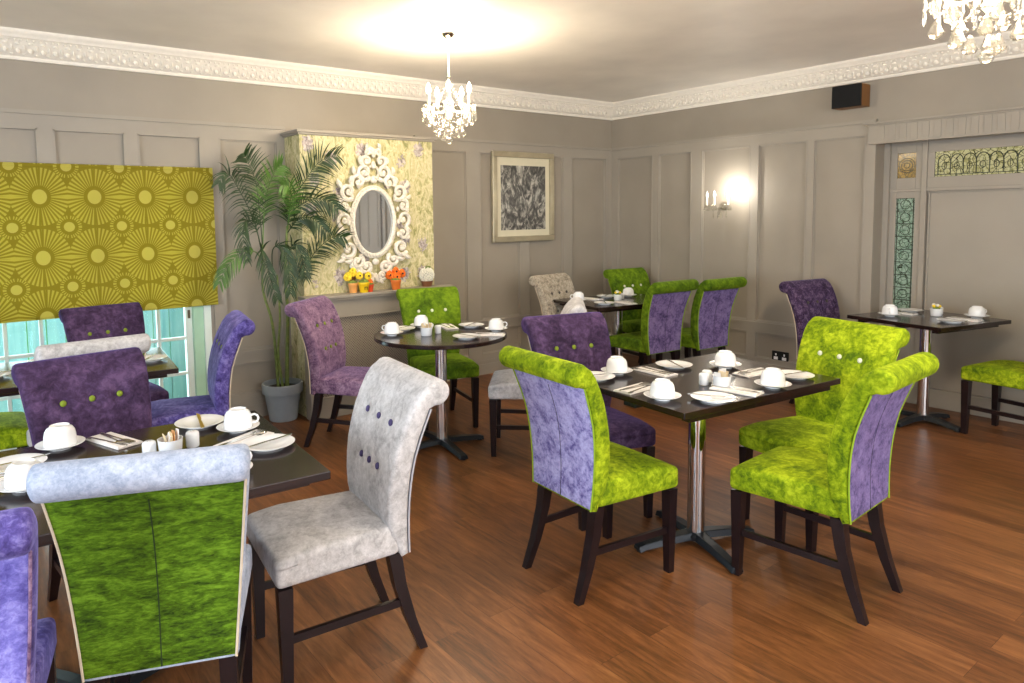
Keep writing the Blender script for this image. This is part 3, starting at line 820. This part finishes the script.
def rearleg(s):
    mb=MB(); P=[(s*.158,-.150,.365,.046),(s*.160,-.168,.25,.042),(s*.163,-.205,.12,.036),(s*.168,-.250,0,.029)]
    for a,b in zip(P,P[1:]): mb.taper(a[:3],b[:3],a[3],b[3])
    return mb.mesh('leg')
def str_mesh(s): return MB().bar((s*.166,-.178,.185),(s*.184,.225,.185),.016,.026).mesh('stretcher')
for s in (-1,1): ME['rleg%d'%s]=rearleg(s); ME['st%d'%s]=str_mesh(s)
for k in ('fleg','rleg1','rleg-1','st1','st-1'):
    bm=bmesh.new(); bm.from_mesh(ME[k]); bmesh.ops.remove_doubles(bm,verts=bm.verts,dist=1e-5)
    bmesh.ops.recalc_face_normals(bm,faces=bm.faces); bm.to_mesh(ME[k]); bm.free()
def chair(x,y,th,label,group,front,back,pipe,seam,btn=None,seat=None,rows=1):
    r=empty('dining_chair',(x,y,0),math.radians(th-90),label,'chair',group)
    inst('seat',ME['seat'],M[seat or front],r)
    b=inst('backrest',ME[('back' if rows==2 else 'back_one') if btn else 'back_plain'],M[front],r)
    p=inst('back_panel',ME['panel'],M[back],r)
    inst('piping',ME['pipe1'],M[pipe],p); inst('piping',ME['pipe0'],M[pipe],p); inst('seam',ME['seam'],M[seam],p)
    if btn:
        for bx_,bz in btns[:rows*3]: inst('button',ME['button'],M[btn],b,(bx_,front_y(bz)-.008,bz),(.25,0,0))
    for s in (-1,1):
        inst('leg',ME['fleg'],M['legwood'],r,(s*.185,.232,0))
        inst('leg',ME['rleg%d'%s],M['legwood'],r)
        inst('stretcher',ME['st%d'%s],M['legwood'],r)
    return r
GL='lime green chairs with lavender backs'
chair(-3.656,-3.152,-5,'lime velvet chair with lavender back at the left end of the front table',GL,'lime','lavender','lime_pipe','dark_seam')
chair(-3.038,-3.767,93,'lime velvet chair with lavender back at the near side of the front table',GL,'lime','violet','lime_pipe','dark_seam')
chair(-2.535,-3.495,169,'lime velvet chair with white buttons at the right end of the front table','lime green chairs with buttoned fronts','lime','violet','lime_pipe','dark_seam','btn_white')
chair(-3.198,-2.69,-106,'purple velvet chair with green buttons behind the front table','purple velvet chairs','plum','lavender','cream_pipe','dark_seam','btn_green')
chair(-4.773,-2.95,173,'pale grey chair with purple buttons at the right end of the near left table','pale grey chairs','grey','blue_grey','grey_pipe','dark_seam','btn_purple',rows=2)
chair(-5.356,-3.10,69,'green-backed chair with blue-grey top roll nearest the camera','chairs with green back panels','blue_grey','green_back','cream_pipe','green_seam')
chair(-2.965,-.984,-107,'moss green chair with white buttons behind the round table','lime green chairs with buttoned fronts','olive','olive','lime_pipe','green_seam','btn_white')
chair(-3.698,-.986,-52,'mauve and lavender chair in front of the radiator grille','purple velvet chairs','mauve','blue_violet','cream_pipe','dark_seam','btn_green',rows=2)
chair(-2.838,-1.835,136,'pale grey chair pushed up to the right of the round table','pale grey chairs','grey','blue_grey','grey_pipe','dark_seam','btn_purple',rows=2)
chair(-1.378,-.80,-83,'cream patterned chair at the far side of the corner table','pale grey chairs','cream','cream','cream_pipe','dark_seam','btn_dark',rows=2)
chair(-.479,-.85,-98,'moss green buttoned chair in the far corner of the room','lime green chairs with buttoned fronts','olive','olive','lime_pipe','green_seam','btn_white',rows=2)
chair(-1.108,-1.375,85,'lime chair with violet back at the far corner table, left of its twin',GL,'olive','violet','lime_pipe','dark_seam')
chair(-.649,-1.52,85,'lime chair with violet back at the far corner table, right of its twin',GL,'olive','violet','lime_pipe','dark_seam')
chair(-.44,-2.62,-101,'dark plum patterned chair left of the right wall table','purple velvet chairs','plum_dark','plum_dark','cream_pipe','dark_seam','btn_dark')
chair(-.252,-3.705,80,'lime chair with only its seat in view at the right edge of the photo',GL,'lime','violet','lime_pipe','dark_seam')
chair(-5.351,-2.205,-81,'purple velvet chair with green buttons across the near left table','purple velvet chairs','plum','olive','cream_pipe','dark_seam','btn_green')
chair(-5.311,-1.24,95,'green-backed chair with pale grey top roll at the window table','chairs with green back panels','grey','olive','cream_pipe','green_seam')
chair(-5.003,-.415,-84,'purple velvet chair with green buttons against the window','purple velvet chairs','plum','lavender','cream_pipe','dark_seam','btn_green')
chair(-4.771,-1.118,169,'lavender blue chair seen side-on at the right end of the window table','purple velvet chairs','blue_violet','cream','cream_pipe','dark_seam','btn_green')
chair(-5.78,-.80,0,'green velvet chair at the left end of the window table',GL,'lime','violet','lime_pipe','dark_seam')
chair(-5.886,-3.235,80,'blue lavender chair cut off by the left edge of the photo','purple velvet chairs','blue_violet','periwinkle','mauve','dark_seam')

# ------------------------------------------------------------------ tables
TZ=.75
def table(x,y,rot,sx,sy,label,round_=0,base_rot=0,R=.30,dx=0,dy=0):
    t=empty('dining_table',(x,y,0),math.radians(rot),label,'table','pedestal dining tables')
    if round_:
        MB().lathe([(round_-.004,TZ-.026),(round_,TZ-.022),(round_,TZ-.004),(round_-.004,TZ)],64).build('tabletop',M['table'],t,smooth=SM)
    else:
        MB().box(-sx/2+dx,sx/2+dx,-sy/2+dy,sy/2+dy,TZ-.026,TZ).build('tabletop',M['table'],t,bevel=.003)
    e=(round_*.62 if round_ else sx/2-.09); q=(round_*.62 if round_ else sy/2-.09)
    MB().box(-e,e,-.035,.035,TZ-.052,TZ-.027).box(-.035,.035,-q,-.0351,TZ-.052,TZ-.027).box(-.035,.035,.0351,q,TZ-.052,TZ-.027).build('support_frame',M['iron'],t,bevel=.003)
    if not round_:
        [MB().box(-sx/2+.05+dx,sx/2-.05+dx,q0,q0+.04,TZ-.05,TZ-.027).build('apron_rail',M['table'],t) for q0 in (-sy/2+.05,sy/2-.09)]
    MB().lathe([(.038,.045),(.038,TZ-.053)],32).build('pole',M['chrome'],t,smooth=SM)
    b=MB().lathe([(.055,.028),(.056,.045),(.045,.056),(.039,.060)],28)
    b.build('base_hub',M['iron'],t,smooth=SM)
    for k in range(4):
        a=k*PI/2+math.radians(base_rot)
        Mx=Matrix.Rotation(a,4,'Z'); m=MB(); 
        P=[(.03,.036,.060,.030),(.14,.031,.052,.022),(R-.03,.028,.036,.010),(R,.030,.028,.004)]
        vs=[];fs=[]
        for (r,hw_,zt,zb) in P: vs+=[(r,-hw_,zb),(r,hw_,zb),(r,hw_*.7,zt),(r,-hw_*.7,zt)]
        for i in range(3):
            for j in range(4): fs.append((i*4+j,i*4+(j+1)%4,i*4+4+(j+1)%4,i*4+4+j))
        fs+= [(0,1,2,3),(15,14,13,12)]
        m.add(vs,fs,Mx); arm=m.build('base_arm',M['iron'],t,bevel=.003)
        MB().lathe([(.018,0),(.018,.012)],12,Mx@Matrix.Translation((R-.02,0,0))).build('foot_pad',M['iron'],arm)
    return t
table(-3.13,-3.27,-6,1.01,.70,'dark square-edged table with chrome post, laid for four, in front',base_rot=-15,dx=.066,dy=.032)
table(-3.28,-1.455,0,0,0,'round dark table with chrome post near the fireplace',round_=.43,base_rot=-8)
table(-.33,-3.17,-14,.72,.67,'small dark table laid for two by the right wall recess',base_rot=0,R=.26)
table(-1.11,-1.06,-10,.94,.68,'dark table in the far corner with two lime chairs in front')
table(-5.50,-2.80,-4,1.22,.80,'dark table at near left, behind the green-backed chair',base_rot=30)
table(-5.33,-1.03,-6,.95,.70,'dark table beside the window, partly hidden by chairs')

# ------------------------------------------------------------------ tableware
saucer_me=MB().lathe([(.001,.004),(.030,.004),(.034,.006),(.058,.011),(.074,.018),(.075,.0195),(.073,.020),(.056,.0145),(.034,.009),(.001,.008)],36,cap=False)
saucer_me.lathe([(.03,0),(.033,0),(.032,.005),(.029,.005)],24,cap=False)
saucer_me=saucer_me.mesh('saucer',smooth=1.)
cup_me=MB().lathe([(.0485,.0),(.050,.002),(.0495,.020),(.048,.036),(.045,.050),(.039,.060),(.031,.064),(.030,.069),(.027,.069),(.026,.065),(.001,.064)],36,cap=False).mesh('teacup',smooth=.9)
hnd_me=MB().tube([(.046,0,.018),(.058,0,.017),(.068,0,.023),(.072,0,.033),(.068,0,.043),(.058,0,.048),(.044,0,.044)],[.0045,.004,.004,.004,.004,.004,.0045],8).mesh('cup_handle',smooth=1.)
plate_me=MB().lathe([(.001,.004),(.050,.004),(.056,.006),(.076,.010),(.087,.0135),(.088,.015),(.085,.0155),(.056,.010),(.050,.008),(.001,.0075)],40,cap=False)
plate_me.lathe([(.050,0),(.053,0),(.053,.005),(.049,.005)],28,cap=False)
plate_me=plate_me.mesh('side_plate',smooth=1.)
def flat(outl,z0,z1,bend=None):
    mb=MB(); n=len(outl); vs=[(x,y,z0) for x,y in outl]+[(x,y,z1) for x,y in outl]
    fs=[tuple(reversed(range(n))),tuple(range(n,2*n))]+[(i,(i+1)%n,n+(i+1)%n,n+i) for i in range(n)]
    return mb.add(vs,fs)
knife_me=flat([(-.10,-.005),(-.09,-.0065),(-.01,-.005),(0,-.0035),(.02,-.0075),(.08,-.008),(.098,-.001),(.10,.003),(.0,.004),(-.01,.005),(-.09,.0065),(-.10,.005)],0,.0025).mesh('knife')
fk=flat([(-.10,-.005),(-.09,-.006),(0,-.003),(.035,-.0035),(.05,-.012),(.062,-.012),(.062,.012),(.05,.012),(.035,.0035),(0,.003),(-.09,.006),(-.10,.005)],0,.0025)
for k in range(4): fk.box(.062,.095,-.012+.0067*k,-.012+.0067*k+.004,0,.0025)
fork_me=fk.mesh('fork')
sp_=flat([(-.09,-.005),(-.08,-.006),(0,-.003),(.04,-.003),(.04,.003),(0,.003),(-.08,.006),(-.09,.005)],.0,.0025)
sp_.ball((.062,0,.0028),.024,12,6,(1,.66,.13)); spoon_me=sp_.mesh('spoon',smooth=.8)
nap=MB(); nap.box(-.10,.10,-.045,.045,0,.004); nap.box(-.098,.10,-.043,.043,.004,.007); nap.box(-.096,.09,-.041,.020,.007,.010); napkin_me=nap.mesh('napkin',bevel=.0008)
SZ=TZ+.0008
def saucer_cup(x,y,place,hang=0,spoon=True):
    s=inst('saucer',saucer_me,M['china'],None,(x,y,SZ)); tag(s,'white saucer under the teacup '+place,'saucer','saucers on the tables')
    c=inst('teacup',cup_me,M['china'],None,(x,y,SZ+.0105),(0,0,math.radians(hang))); tag(c,'white teacup upside down on its saucer '+place,'cup','teacups on the tables')
    inst('cup_handle',hnd_me,M['china'],c)
def plate(x,y,place,ang=0,knife=True,foil=False):
    s=inst('side_plate',plate_me,M['china'],None,(x,y,SZ)); tag(s,'white side plate '+place,'plate','side plates on the tables')
    if knife:
        k=inst('butter_knife',knife_me,M['foil'] if foil else M['silver'],None,(x,y,SZ+.0162),(0,0,math.radians(ang)))
        tag(k,'butter knife lying across the side plate '+place,'knife','butter knives on plates')
def setting(x,y,place,ang,pieces='kfs'):
    s=inst('napkin',napkin_me,M['linen'],None,(x,y,SZ),(0,0,math.radians(ang))); tag(s,'folded white napkin '+place,'napkin','napkins on the tables')
    a=math.radians(ang); r=(-math.sin(a),math.cos(a))
    for k,me,nm,off,dz in (('k',knife_me,'table_knife',-.026,.0076),('f',fork_me,'fork',.008,.0106),('s',spoon_me,'spoon',-.006,.0106)):
        if k in pieces:
            o=inst(nm,me,M['silver'],None,(x+r[0]*off,y+r[1]*off,SZ+dz),(0,0,a+(.12 if k=='k' else -.1 if k=='s' else 0)))
            tag(o,'steel %s on the folded napkin %s'%(nm.replace('_',' '),place),nm.split('_')[-1],'cutlery on the tables')
pot_me=MB().lathe([(.001,0),(.031,0),(.034,.004),(.038,.048),(.039,.054),(.036,.054),(.032,.012),(.001,.010)],28,cap=False).mesh('sugar_pot',smooth=.8)
shk_me=MB().lathe([(.001,0),(.019,0),(.021,.003),(.0215,.042),(.020,.049),(.015,.052),(.001,.053)],24,cap=False).mesh('salt_pot',smooth=.9)
def sugar(x,y,place,flowers=False,orange=False):
    p=inst('sugar_pot',pot_me,M['salt'],None,(x,y,SZ)); 
    tag(p,('white pot of pale flowers ' if flowers else 'white pot of sugar sachets ')+place,'flower pot' if flowers else 'sugar pot','table pots')
    rnd=random.Random(int(x*1000+y*77))
    if flowers:
        MB().ball((0,0,.055),.024,8,5,(1,1,.5)).build('foliage',M['foliage'],p)
        for k in range(5):
            a=2*PI*k/5; MB().ball((.018*math.cos(a),.018*math.sin(a),.070+.008*(k%2)),.013,8,5,(1,1,.8)).build('bloom',M['f_white'] if k%2 else M['f_yellow'],p,smooth=1)
    else:
        for k in range(7):
            a=rnd.uniform(-.35,.35); b=rnd.uniform(-.25,.25)
            Mx=Matrix.Translation((-.018+.006*k,rnd.uniform(-.006,.006),.014))@Matrix.Rotation(b,4,'Y')@Matrix.Rotation(a,4,'X')
            MB().box(-.0015,.0015,-.015,.015,0,.058+rnd.uniform(-.006,.01),Mx).build('sachet',M['sachet_orange'] if (orange and k in(3,5)) else (M['linen'] if k%3==0 else M['sachet']),p)
def shaker(x,y,which,place):
    p=inst('salt_pot',shk_me,M['salt'],None,(x,y,SZ)); p.name=which+'_pot'
    tag(p,'small white %s pot %s'%(which,place),which+' pot','salt and pepper pots')
    hl=MB()
    for k in range(5):
        a=2*PI*k/5; hl.lathe([(.0012,.0531),(.0012,.0538)],6,cx=.006*math.cos(a),cy=.006*math.sin(a))
    hl.build('shaker_hole',M['btn_dark'],p)
# front table
P=dict(A='at the left end of the front table',D='at the far side of the front table',C='at the right end of the front table',B='at the near side of the front table')
saucer_cup(-3.498,-3.36,P['A'],70); saucer_cup(-3.29,-2.939,P['D'],50); saucer_cup(-2.787,-3.187,P['C'],40); saucer_cup(-2.977,-3.538,P['B'],60)
plate(-3.442,-2.945,P['A'],-20); plate(-2.964,-3.02,P['D'],60); plate(-3.355,-3.500,P['B'],120); plate(-2.735,-3.50,P['C'],170)
setting(-3.455,-3.19,P['A'],3); setting(-3.135,-3.04,P['D'],-95); setting(-2.80,-3.345,P['C'],175); setting(-3.16,-3.48,P['B'],98)
shaker(-3.164,-3.325,'salt','beside the sugar pot on the front table'); sugar(-3.150,-3.405,'in the middle of the front table'); shaker(-3.105,-3.30,'pepper','just behind the sugar pot on the front table')
# near left table
P=dict(E='at the right end of the near left table',Q='at the far side of the near left table',Pp='at the left end of the near left table',F='just behind the green-backed chair')
saucer_cup(-5.006,-2.67,P['E'],-30); saucer_cup(-5.542,-2.48,P['Q'],55); saucer_cup(-5.669,-2.82,P['Pp'],80); saucer_cup(-5.175,-3.07,P['F'],-10)
plate(-4.985,-2.905,P['E'],15); plate(-5.095,-2.51,P['Q'],80,True,True); plate(-5.68,-2.60,P['Pp'],10)
setting(-5.03,-2.80,P['E'],25); setting(-5.385,-2.52,P['Q'],-70); setting(-5.80,-2.70,P['Pp'],15,'kf')
shaker(-5.325,-2.765,'salt','left of the sugar pot on the near left table'); sugar(-5.265,-2.785,'in the middle of the near left table',orange=True); shaker(-5.185,-2.745,'pepper','right of the sugar pot on the near left table')
# round table
P=dict(G='at the far side of the round table',I='at the left of the round table',H='at the right of the round table')
saucer_cup(-3.552,-1.30,P['I'],120); saucer_cup(-3.237,-1.162,P['G'],60); saucer_cup(-2.95,-1.62,P['H'],-40)
plate(-2.965,-1.37,P['G'],30); plate(-3.253,-1.70,P['H'],100); plate(-3.40,-1.18,P['I'],20)
setting(-3.10,-1.29,P['G'],-110,'kf'); setting(-3.09,-1.72,P['H'],135,'kf')
sugar(-3.395,-1.464,'in the middle of the round table'); shaker(-3.29,-1.44,'salt','on the round table, right of the sugar pot')
# right table
P=dict(L='at the far side of the small right table',N='at the near side of the small right table')
saucer_cup(-.445,-2.98,P['L'],200); saucer_cup(-.115,-3.40,P['N'],-30)
plate(-.115,-2.98,P['L'],90); plate(-.44,-3.36,P['N'],70)
setting(-.27,-2.98,P['L'],-95,'kf'); setting(-.29,-3.38,P['N'],85,'kf')
sugar(-.22,-3.19,'on the small right table',flowers=True); shaker(-.10,-3.17,'salt','on the small right table'); shaker(-.07,-3.13,'pepper','behind the salt pot on the small right table')
# corner table
P=dict(J='at the left end of the far corner table',K='at the far side of the far corner table',m='at the near side of the far corner table')
saucer_cup(-1.44,-.90,P['J'],150); saucer_cup(-.87,-.97,P['K'],20); saucer_cup(-.90,-1.28,P['m'],20)
plate(-1.05,-.87,P['K'],30); plate(-1.42,-1.18,P['J'],50)
setting(-1.25,-.87,P['K'],-80,'kf'); setting(-1.25,-1.26,P['m'],80,'kf')
sugar(-1.16,-1.10,'on the far corner table',flowers=True); shaker(-1.05,-1.05,'salt','on the far corner table')
# window table
P=dict(T='at the right end of the window table',S='at the far side of the window table',U='at the left end of the window table')
plate(-4.965,-1.12,P['T'],60); plate(-5.42,-.80,P['S'],20); plate(-5.68,-1.05,P['U'],20); saucer_cup(-5.10,-.82,P['S'],20)

# ------------------------------------------------------------------ mantel flowers
def mpot(x,y,r,h,mat,label,blooms,bmat,br,fol=True,cen=False,name='flower_pot'):
    p=empty(name,(x,y,.9305),label=label,cat='flower pot',group='flower pots on the mantel shelf')
    MB().lathe([(.001,0),(r*.72,0),(r*.95,h*.8),(r,h*.82),(r*1.02,h),(r*.9,h),(r*.85,h*.85),(.001,h*.8)],24,cap=False).build('pot',M[mat],p,smooth=.8)
    if fol: MB().ball((0,0,h),r*.95,10,6,(1,1,.5)).build('foliage',M['foliage'],p)
    rnd=random.Random(int(x*999))
    for (bx_,by_,bz_) in blooms:
        f=MB()
        for k in range(9):
            a=2*PI*k/9; f.ball((bx_+br*.55*math.cos(a),by_+br*.2*math.sin(a*2),bz_+br*.55*math.sin(a)),br*.38,6,4)
        f.ball((bx_,by_-br*.15,bz_),br*.45,8,5)
        fo=f.build('bloom',M[bmat],p,smooth=1)
        if cen: MB().ball((bx_,by_-br*.5,bz_),br*.22,8,5).build('flower_centre',M['f_dark'],fo)
    p.scale=(1.25,1.0,1.25)
mpot(-3.335,-.365,.033,.06,'p_pot','peach pot of yellow blooms at the left end of the mantel',[(-.035,0,.10),(.0,0,.125)],'f_yellow',.032)
yp=mpot(-3.263,-.405,.036,.062,'y_pot','yellow pot with a dark letter n, on the mantel left of the mirror foot',[(-.03,0,.105),(.03,0,.10)],'f_yellow',.028,cen=True)
nn=MB().box(-.010,-.006,-.0005,.0005,-.008,.010).box(.006,.010,-.0005,.0005,-.008,.008).box(-.006,.006,-.0005,.0005,.006,.010).build('letter_mark',M['f_dark'],None)
nn.parent=[o for o in bpy.data.objects if o.name.startswith('flower_pot') and o.get('label','').startswith('yellow pot')][0]; nn.location=(0,-.0335,.026)
mpot(-3.205,-.395,.026,.045,'r_pot','small red pot between the yellow pot and the mirror foot',[(0,0,.06)],'f_orange',.024)
mpot(-3.322,-.332,.022,.10,'b_pot','slim brown pot of white blooms behind the yellow pot',[(.03,0,.14),(.01,0,.165)],'f_white',.030)
mpot(-2.975,-.40,.036,.062,'o_pot','orange pot of orange blooms right of the mirror foot',[(-.045,0,.095),(0,0,.115),(.045,0,.10),(.0,-.01,.082)],'f_orange',.032,cen=True)
# white flower ball
p=empty('flower_pot',(-2.66,-.37,.9305),label='brown pot with a round ball of white flowers at the right end of the mantel',cat='flower pot',group='flower pots on the mantel shelf')
MB().lathe([(.001,0),(.030,0),(.040,.035),(.036,.035),(.001,.03)],20,cap=False).build('pot',M['b_pot'],p,smooth=.8)
f=MB(); rnd=random.Random(3)
for k in range(90):
    z=1-2*(k+.5)/90; a=k*2.39996; r=math.sqrt(1-z*z); f.ball((.044*r*math.cos(a),.044*r*math.sin(a),.072+.044*z),.0085,6,4)
f.build('flower_ball',M['f_white'],p,smooth=1)
MB().ball((0.01,0,.118),.016,8,5,(1.4,1,.7)).build('foliage',M['foliage'],p); p.scale=(1.35,1.1,1.3)

# ------------------------------------------------------------------ palm
PX,PY=-3.855,-.185
palm=empty('potted_palm',(PX,PY,0),label='tall feathery palm in a grey clay pot left of the chimney breast',cat='plant')
MB().lathe([(.001,0),(.098,0),(.102,.004),(.132,.205),(.142,.207),(.149,.21),(.152,.275),(.149,.28),(.138,.28),(.133,.23),(.001,.23)],40,cap=False).build('plant_pot',M['grey_glaze'],palm,smooth=.6)
MB().lathe([(.001,.245),(.132,.24)],28,cap=False).build('soil',M['soil'],palm)
def W(x,z,y=-.25): return (x-PX,y-PY,z)
def spline(pts,n=26):
    P=[Vector(p) for p in pts]; P=[2*P[0]-P[1]]+P+[2*P[-1]-P[-2]]; out=[]
    segs=len(P)-3
    for k in range(n+1):
        t=k/n*segs; i=min(int(t),segs-1); u=t-i; a,b,c,d_=P[i:i+4]
        out.append(.5*((2*b)+(-a+c)*u+(2*a-5*b+4*c-d_)*u*u+(-a+3*b-3*c+d_)*u**3))
    return out
def frond(pts,L=.17,start=.25,dens=26,mat='leaf',seed=0,droop=.35,w=.0105,sides=(1,-1)):
    rnd=random.Random(seed); C=spline(pts,50)
    mb=MB().tube(C,[.0045*(1-.75*i/50) for i in range(51)],5)
    for k in range(dens):
        t=start+(1-start)*k/dens; i=int(t*50); p=C[i]; tg=(C[min(i+1,50)]-C[max(i-1,0)]).normalized()
        for s in sides:
            yv=Vector((0,1,0)); side=tg.cross(yv).normalized()*s
            side=(side+Vector((0,s*rnd.uniform(-.5,.2),0))).normalized()
            tt=(t-start)/(1-start); ll=.84*L*(.45+.75*math.sin(PI*min(1,.18+.78*tt)))*rnd.uniform(.85,1.1)
            d0=(side*.8+tg*.75+Vector((0,rnd.uniform(-.25,.2),rnd.uniform(-.05,.1)))).normalized()
            pts_=[p]; dcur=d0.copy(); q=p.copy()
            for j in range(5):
                dcur=(dcur+Vector((0,0,-droop*.28))).normalized(); q=q+dcur*ll/5; pts_.append(q.copy())
            # ribbon
            vs=[];nrm_=Vector((0,-1,0)).cross(d0)
            if nrm_.length<.1: nrm_=Vector((0,0,1))
            nrm_.normalize()
            for j,qq in enumerate(pts_):
                ww=w*(.4,1,1,.8,.5,.05)[j]; y=qq.y
                if y+PY>-.03: qq=Vector((qq.x,-.03-PY,qq.z))
                dd=nrm_*ww*.5; vs+=[tuple(qq-dd+Vector((0,.001,0))),tuple(qq+dd)]
            fs=[(2*j,2*j+1,2*j+3,2*j+2) for j in range(5)]
            mb.add(vs,fs)
    return mb.build('frond',M[mat],palm)
def cane(pts,r0,r1):
    C=spline(pts,24); return MB().tube(C,[lerp(r0,r1,i/24) for i in range(25)],8).build('stem',M['stem'],palm,smooth=1)
base1=(-.03,.0,.20); base2=(.035,.0,.20)
cane([base1,(-.04,0,.45),W(-3.93,.75,-.22),W(-3.99,1.0,-.22),W(-3.99,1.32)],.013,.007)
cane([base2,(.045,0,.45),W(-3.80,.8,-.2),W(-3.815,1.1,-.22),W(-3.80,1.45)],.017,.009)
cane([(0,-.02,.20),(-.03,-.02,.5),W(-3.90,.8,-.3),W(-3.91,1.1,-.3)],.010,.006)
frond([W(-3.99,1.30),W(-4.0,1.50),W(-4.02,1.75),W(-4.07,1.90),W(-4.12,1.97,-.3)],.18,.2,34,'leaf',1,.5)
frond([W(-3.99,1.30),W(-3.97,1.55),W(-3.94,1.70),W(-3.88,1.84),W(-3.82,1.90)],.17,.25,28,'leaf_light',2,.45)
frond([W(-3.99,1.25),W(-4.05,1.5),W(-4.15,1.72),W(-4.24,1.82,-.3),W(-4.32,1.74,-.33)],.17,.2,30,'leaf',3,1.2)
frond([W(-3.99,1.2),W(-4.03,1.42),W(-4.12,1.50,-.3),W(-4.16,1.38,-.34),W(-4.14,1.2,-.36)],.14,.25,24,'leaf',4,1.0)
frond([W(-3.80,1.42),W(-3.77,1.6),W(-3.69,1.78,-.35),W(-3.58,1.92,-.38),W(-3.44,1.97,-.42)],.20,.15,34,'leaf',5,.5)
frond([W(-3.80,1.42),W(-3.76,1.55),W(-3.66,1.64,-.38),W(-3.54,1.63,-.4),W(-3.46,1.56,-.42)],.18,.1,32,'leaf',6,.7)
frond([W(-3.80,1.42),W(-3.80,1.6,-.32),W(-3.83,1.72,-.4),W(-3.92,1.74,-.45)],.16,.2,26,'leaf_light',7,.9)
frond([W(-3.80,1.40),W(-3.75,1.5,-.35),W(-3.68,1.5,-.45),W(-3.60,1.40,-.5)],.16,.1,28,'leaf',8,.9)
frond([W(-3.80,1.0,-.3),W(-3.74,1.12,-.36),W(-3.64,1.27,-.4),W(-3.52,1.36,-.42),W(-3.42,1.36,-.44)],.17,.15,30,'leaf',9,.5)
frond([W(-3.98,1.15),W(-4.06,1.27,-.3),W(-4.18,1.27,-.34),W(-4.29,1.18,-.36),W(-4.35,1.06,-.36)],.15,.3,26,'leaf_light',10,1.0)
frond([W(-3.94,1.05,-.3),W(-3.96,1.28,-.36),W(-3.91,1.30,-.42),W(-3.88,1.15,-.46),W(-3.88,.95,-.46)],.15,.35,26,'leaf',11,1.0)
frond([W(-3.94,1.0,-.3),W(-4.02,1.25,-.36),W(-4.05,1.28,-.4),W(-4.02,1.10,-.44),W(-3.97,.92,-.46)],.14,.35,26,'leaf',12,1.0)
frond([W(-3.82,.95,-.3),W(-3.84,1.25,-.36),W(-3.80,1.32,-.4),W(-3.76,1.2,-.42),W(-3.74,1.05,-.42)],.14,.3,22,'leaf',13,.9)

# ------------------------------------------------------------------ lights
def area(name,loc,rot,sx,sy,e,c):
    L=bpy.data.lights.new(name,'AREA'); L.shape='RECTANGLE'; L.size=sx; L.size_y=sy; L.energy=e; L.color=c
    o=bpy.data.objects.new(name,L); COL.objects.link(o); o.location=loc; o.rotation_euler=rot; return o
area('left_daylight_fill',(-8.9,-4.3,1.45),(0,math.radians(-90),0),1.7,3.4,250,(.80,.90,1))  # added area lamp for daylight from the left; no window built in that wall
area('rear_daylight_fill',(-4.2,-7.9,1.55),(math.radians(90),0,0),4.2,1.9,180,(.95,.97,1))  # unseen fill lamp added behind the camera; the back wall is solid
area('front_window_daylight',(-5.4,.16,1.0),(math.radians(-90),0,0),2.1,1.7,60,(.80,.95,1))
L=bpy.data.lights.new('garden_sun','SUN'); L.energy=9; L.angle=.1; L.color=(1,.98,.95)
o=bpy.data.objects.new('garden_sun',L); COL.objects.link(o); o.rotation_euler=(math.radians(40),math.radians(10),0)
w=bpy.data.worlds.new('World'); bpy.context.scene.world=w; w.use_nodes=True
bg=w.node_tree.nodes['Background']; sky=w.node_tree.nodes.new('ShaderNodeTexSky'); sky.sky_type='HOSEK_WILKIE'; sky.turbidity=3
sky.sun_direction=(.2,-.5,.8)
w.node_tree.links.new(sky.outputs[0],bg.inputs[0]); bg.inputs[1].default_value=3.0

# ------------------------------------------------------------------ camera
cam=bpy.data.cameras.new('camera'); co=bpy.data.objects.new('camera',cam); COL.objects.link(co)
fw=Vector((.59129089,.80235349,-.08126475)); rt=Vector((.80422421,-.59414697,-.01458747)); up=Vector((.05998751,.05672965,.99658579))
m=Matrix((rt,up,-fw)).transposed().to_4x4(); m.translation=(-5.8018,-5.1182,1.5122); co.matrix_world=m
cam.sensor_fit='HORIZONTAL'; cam.sensor_width=36; cam.lens=694.0533/1024*36
cam.shift_x=(512-461.7675)/1024; cam.shift_y=-(341.5-271.4663)/1024
cam.clip_start=.05
sc=bpy.context.scene; sc.camera=co
sc.view_settings.view_transform='Standard'; sc.view_settings.look='None'; sc.view_settings.exposure=0; sc.view_settings.gamma=1
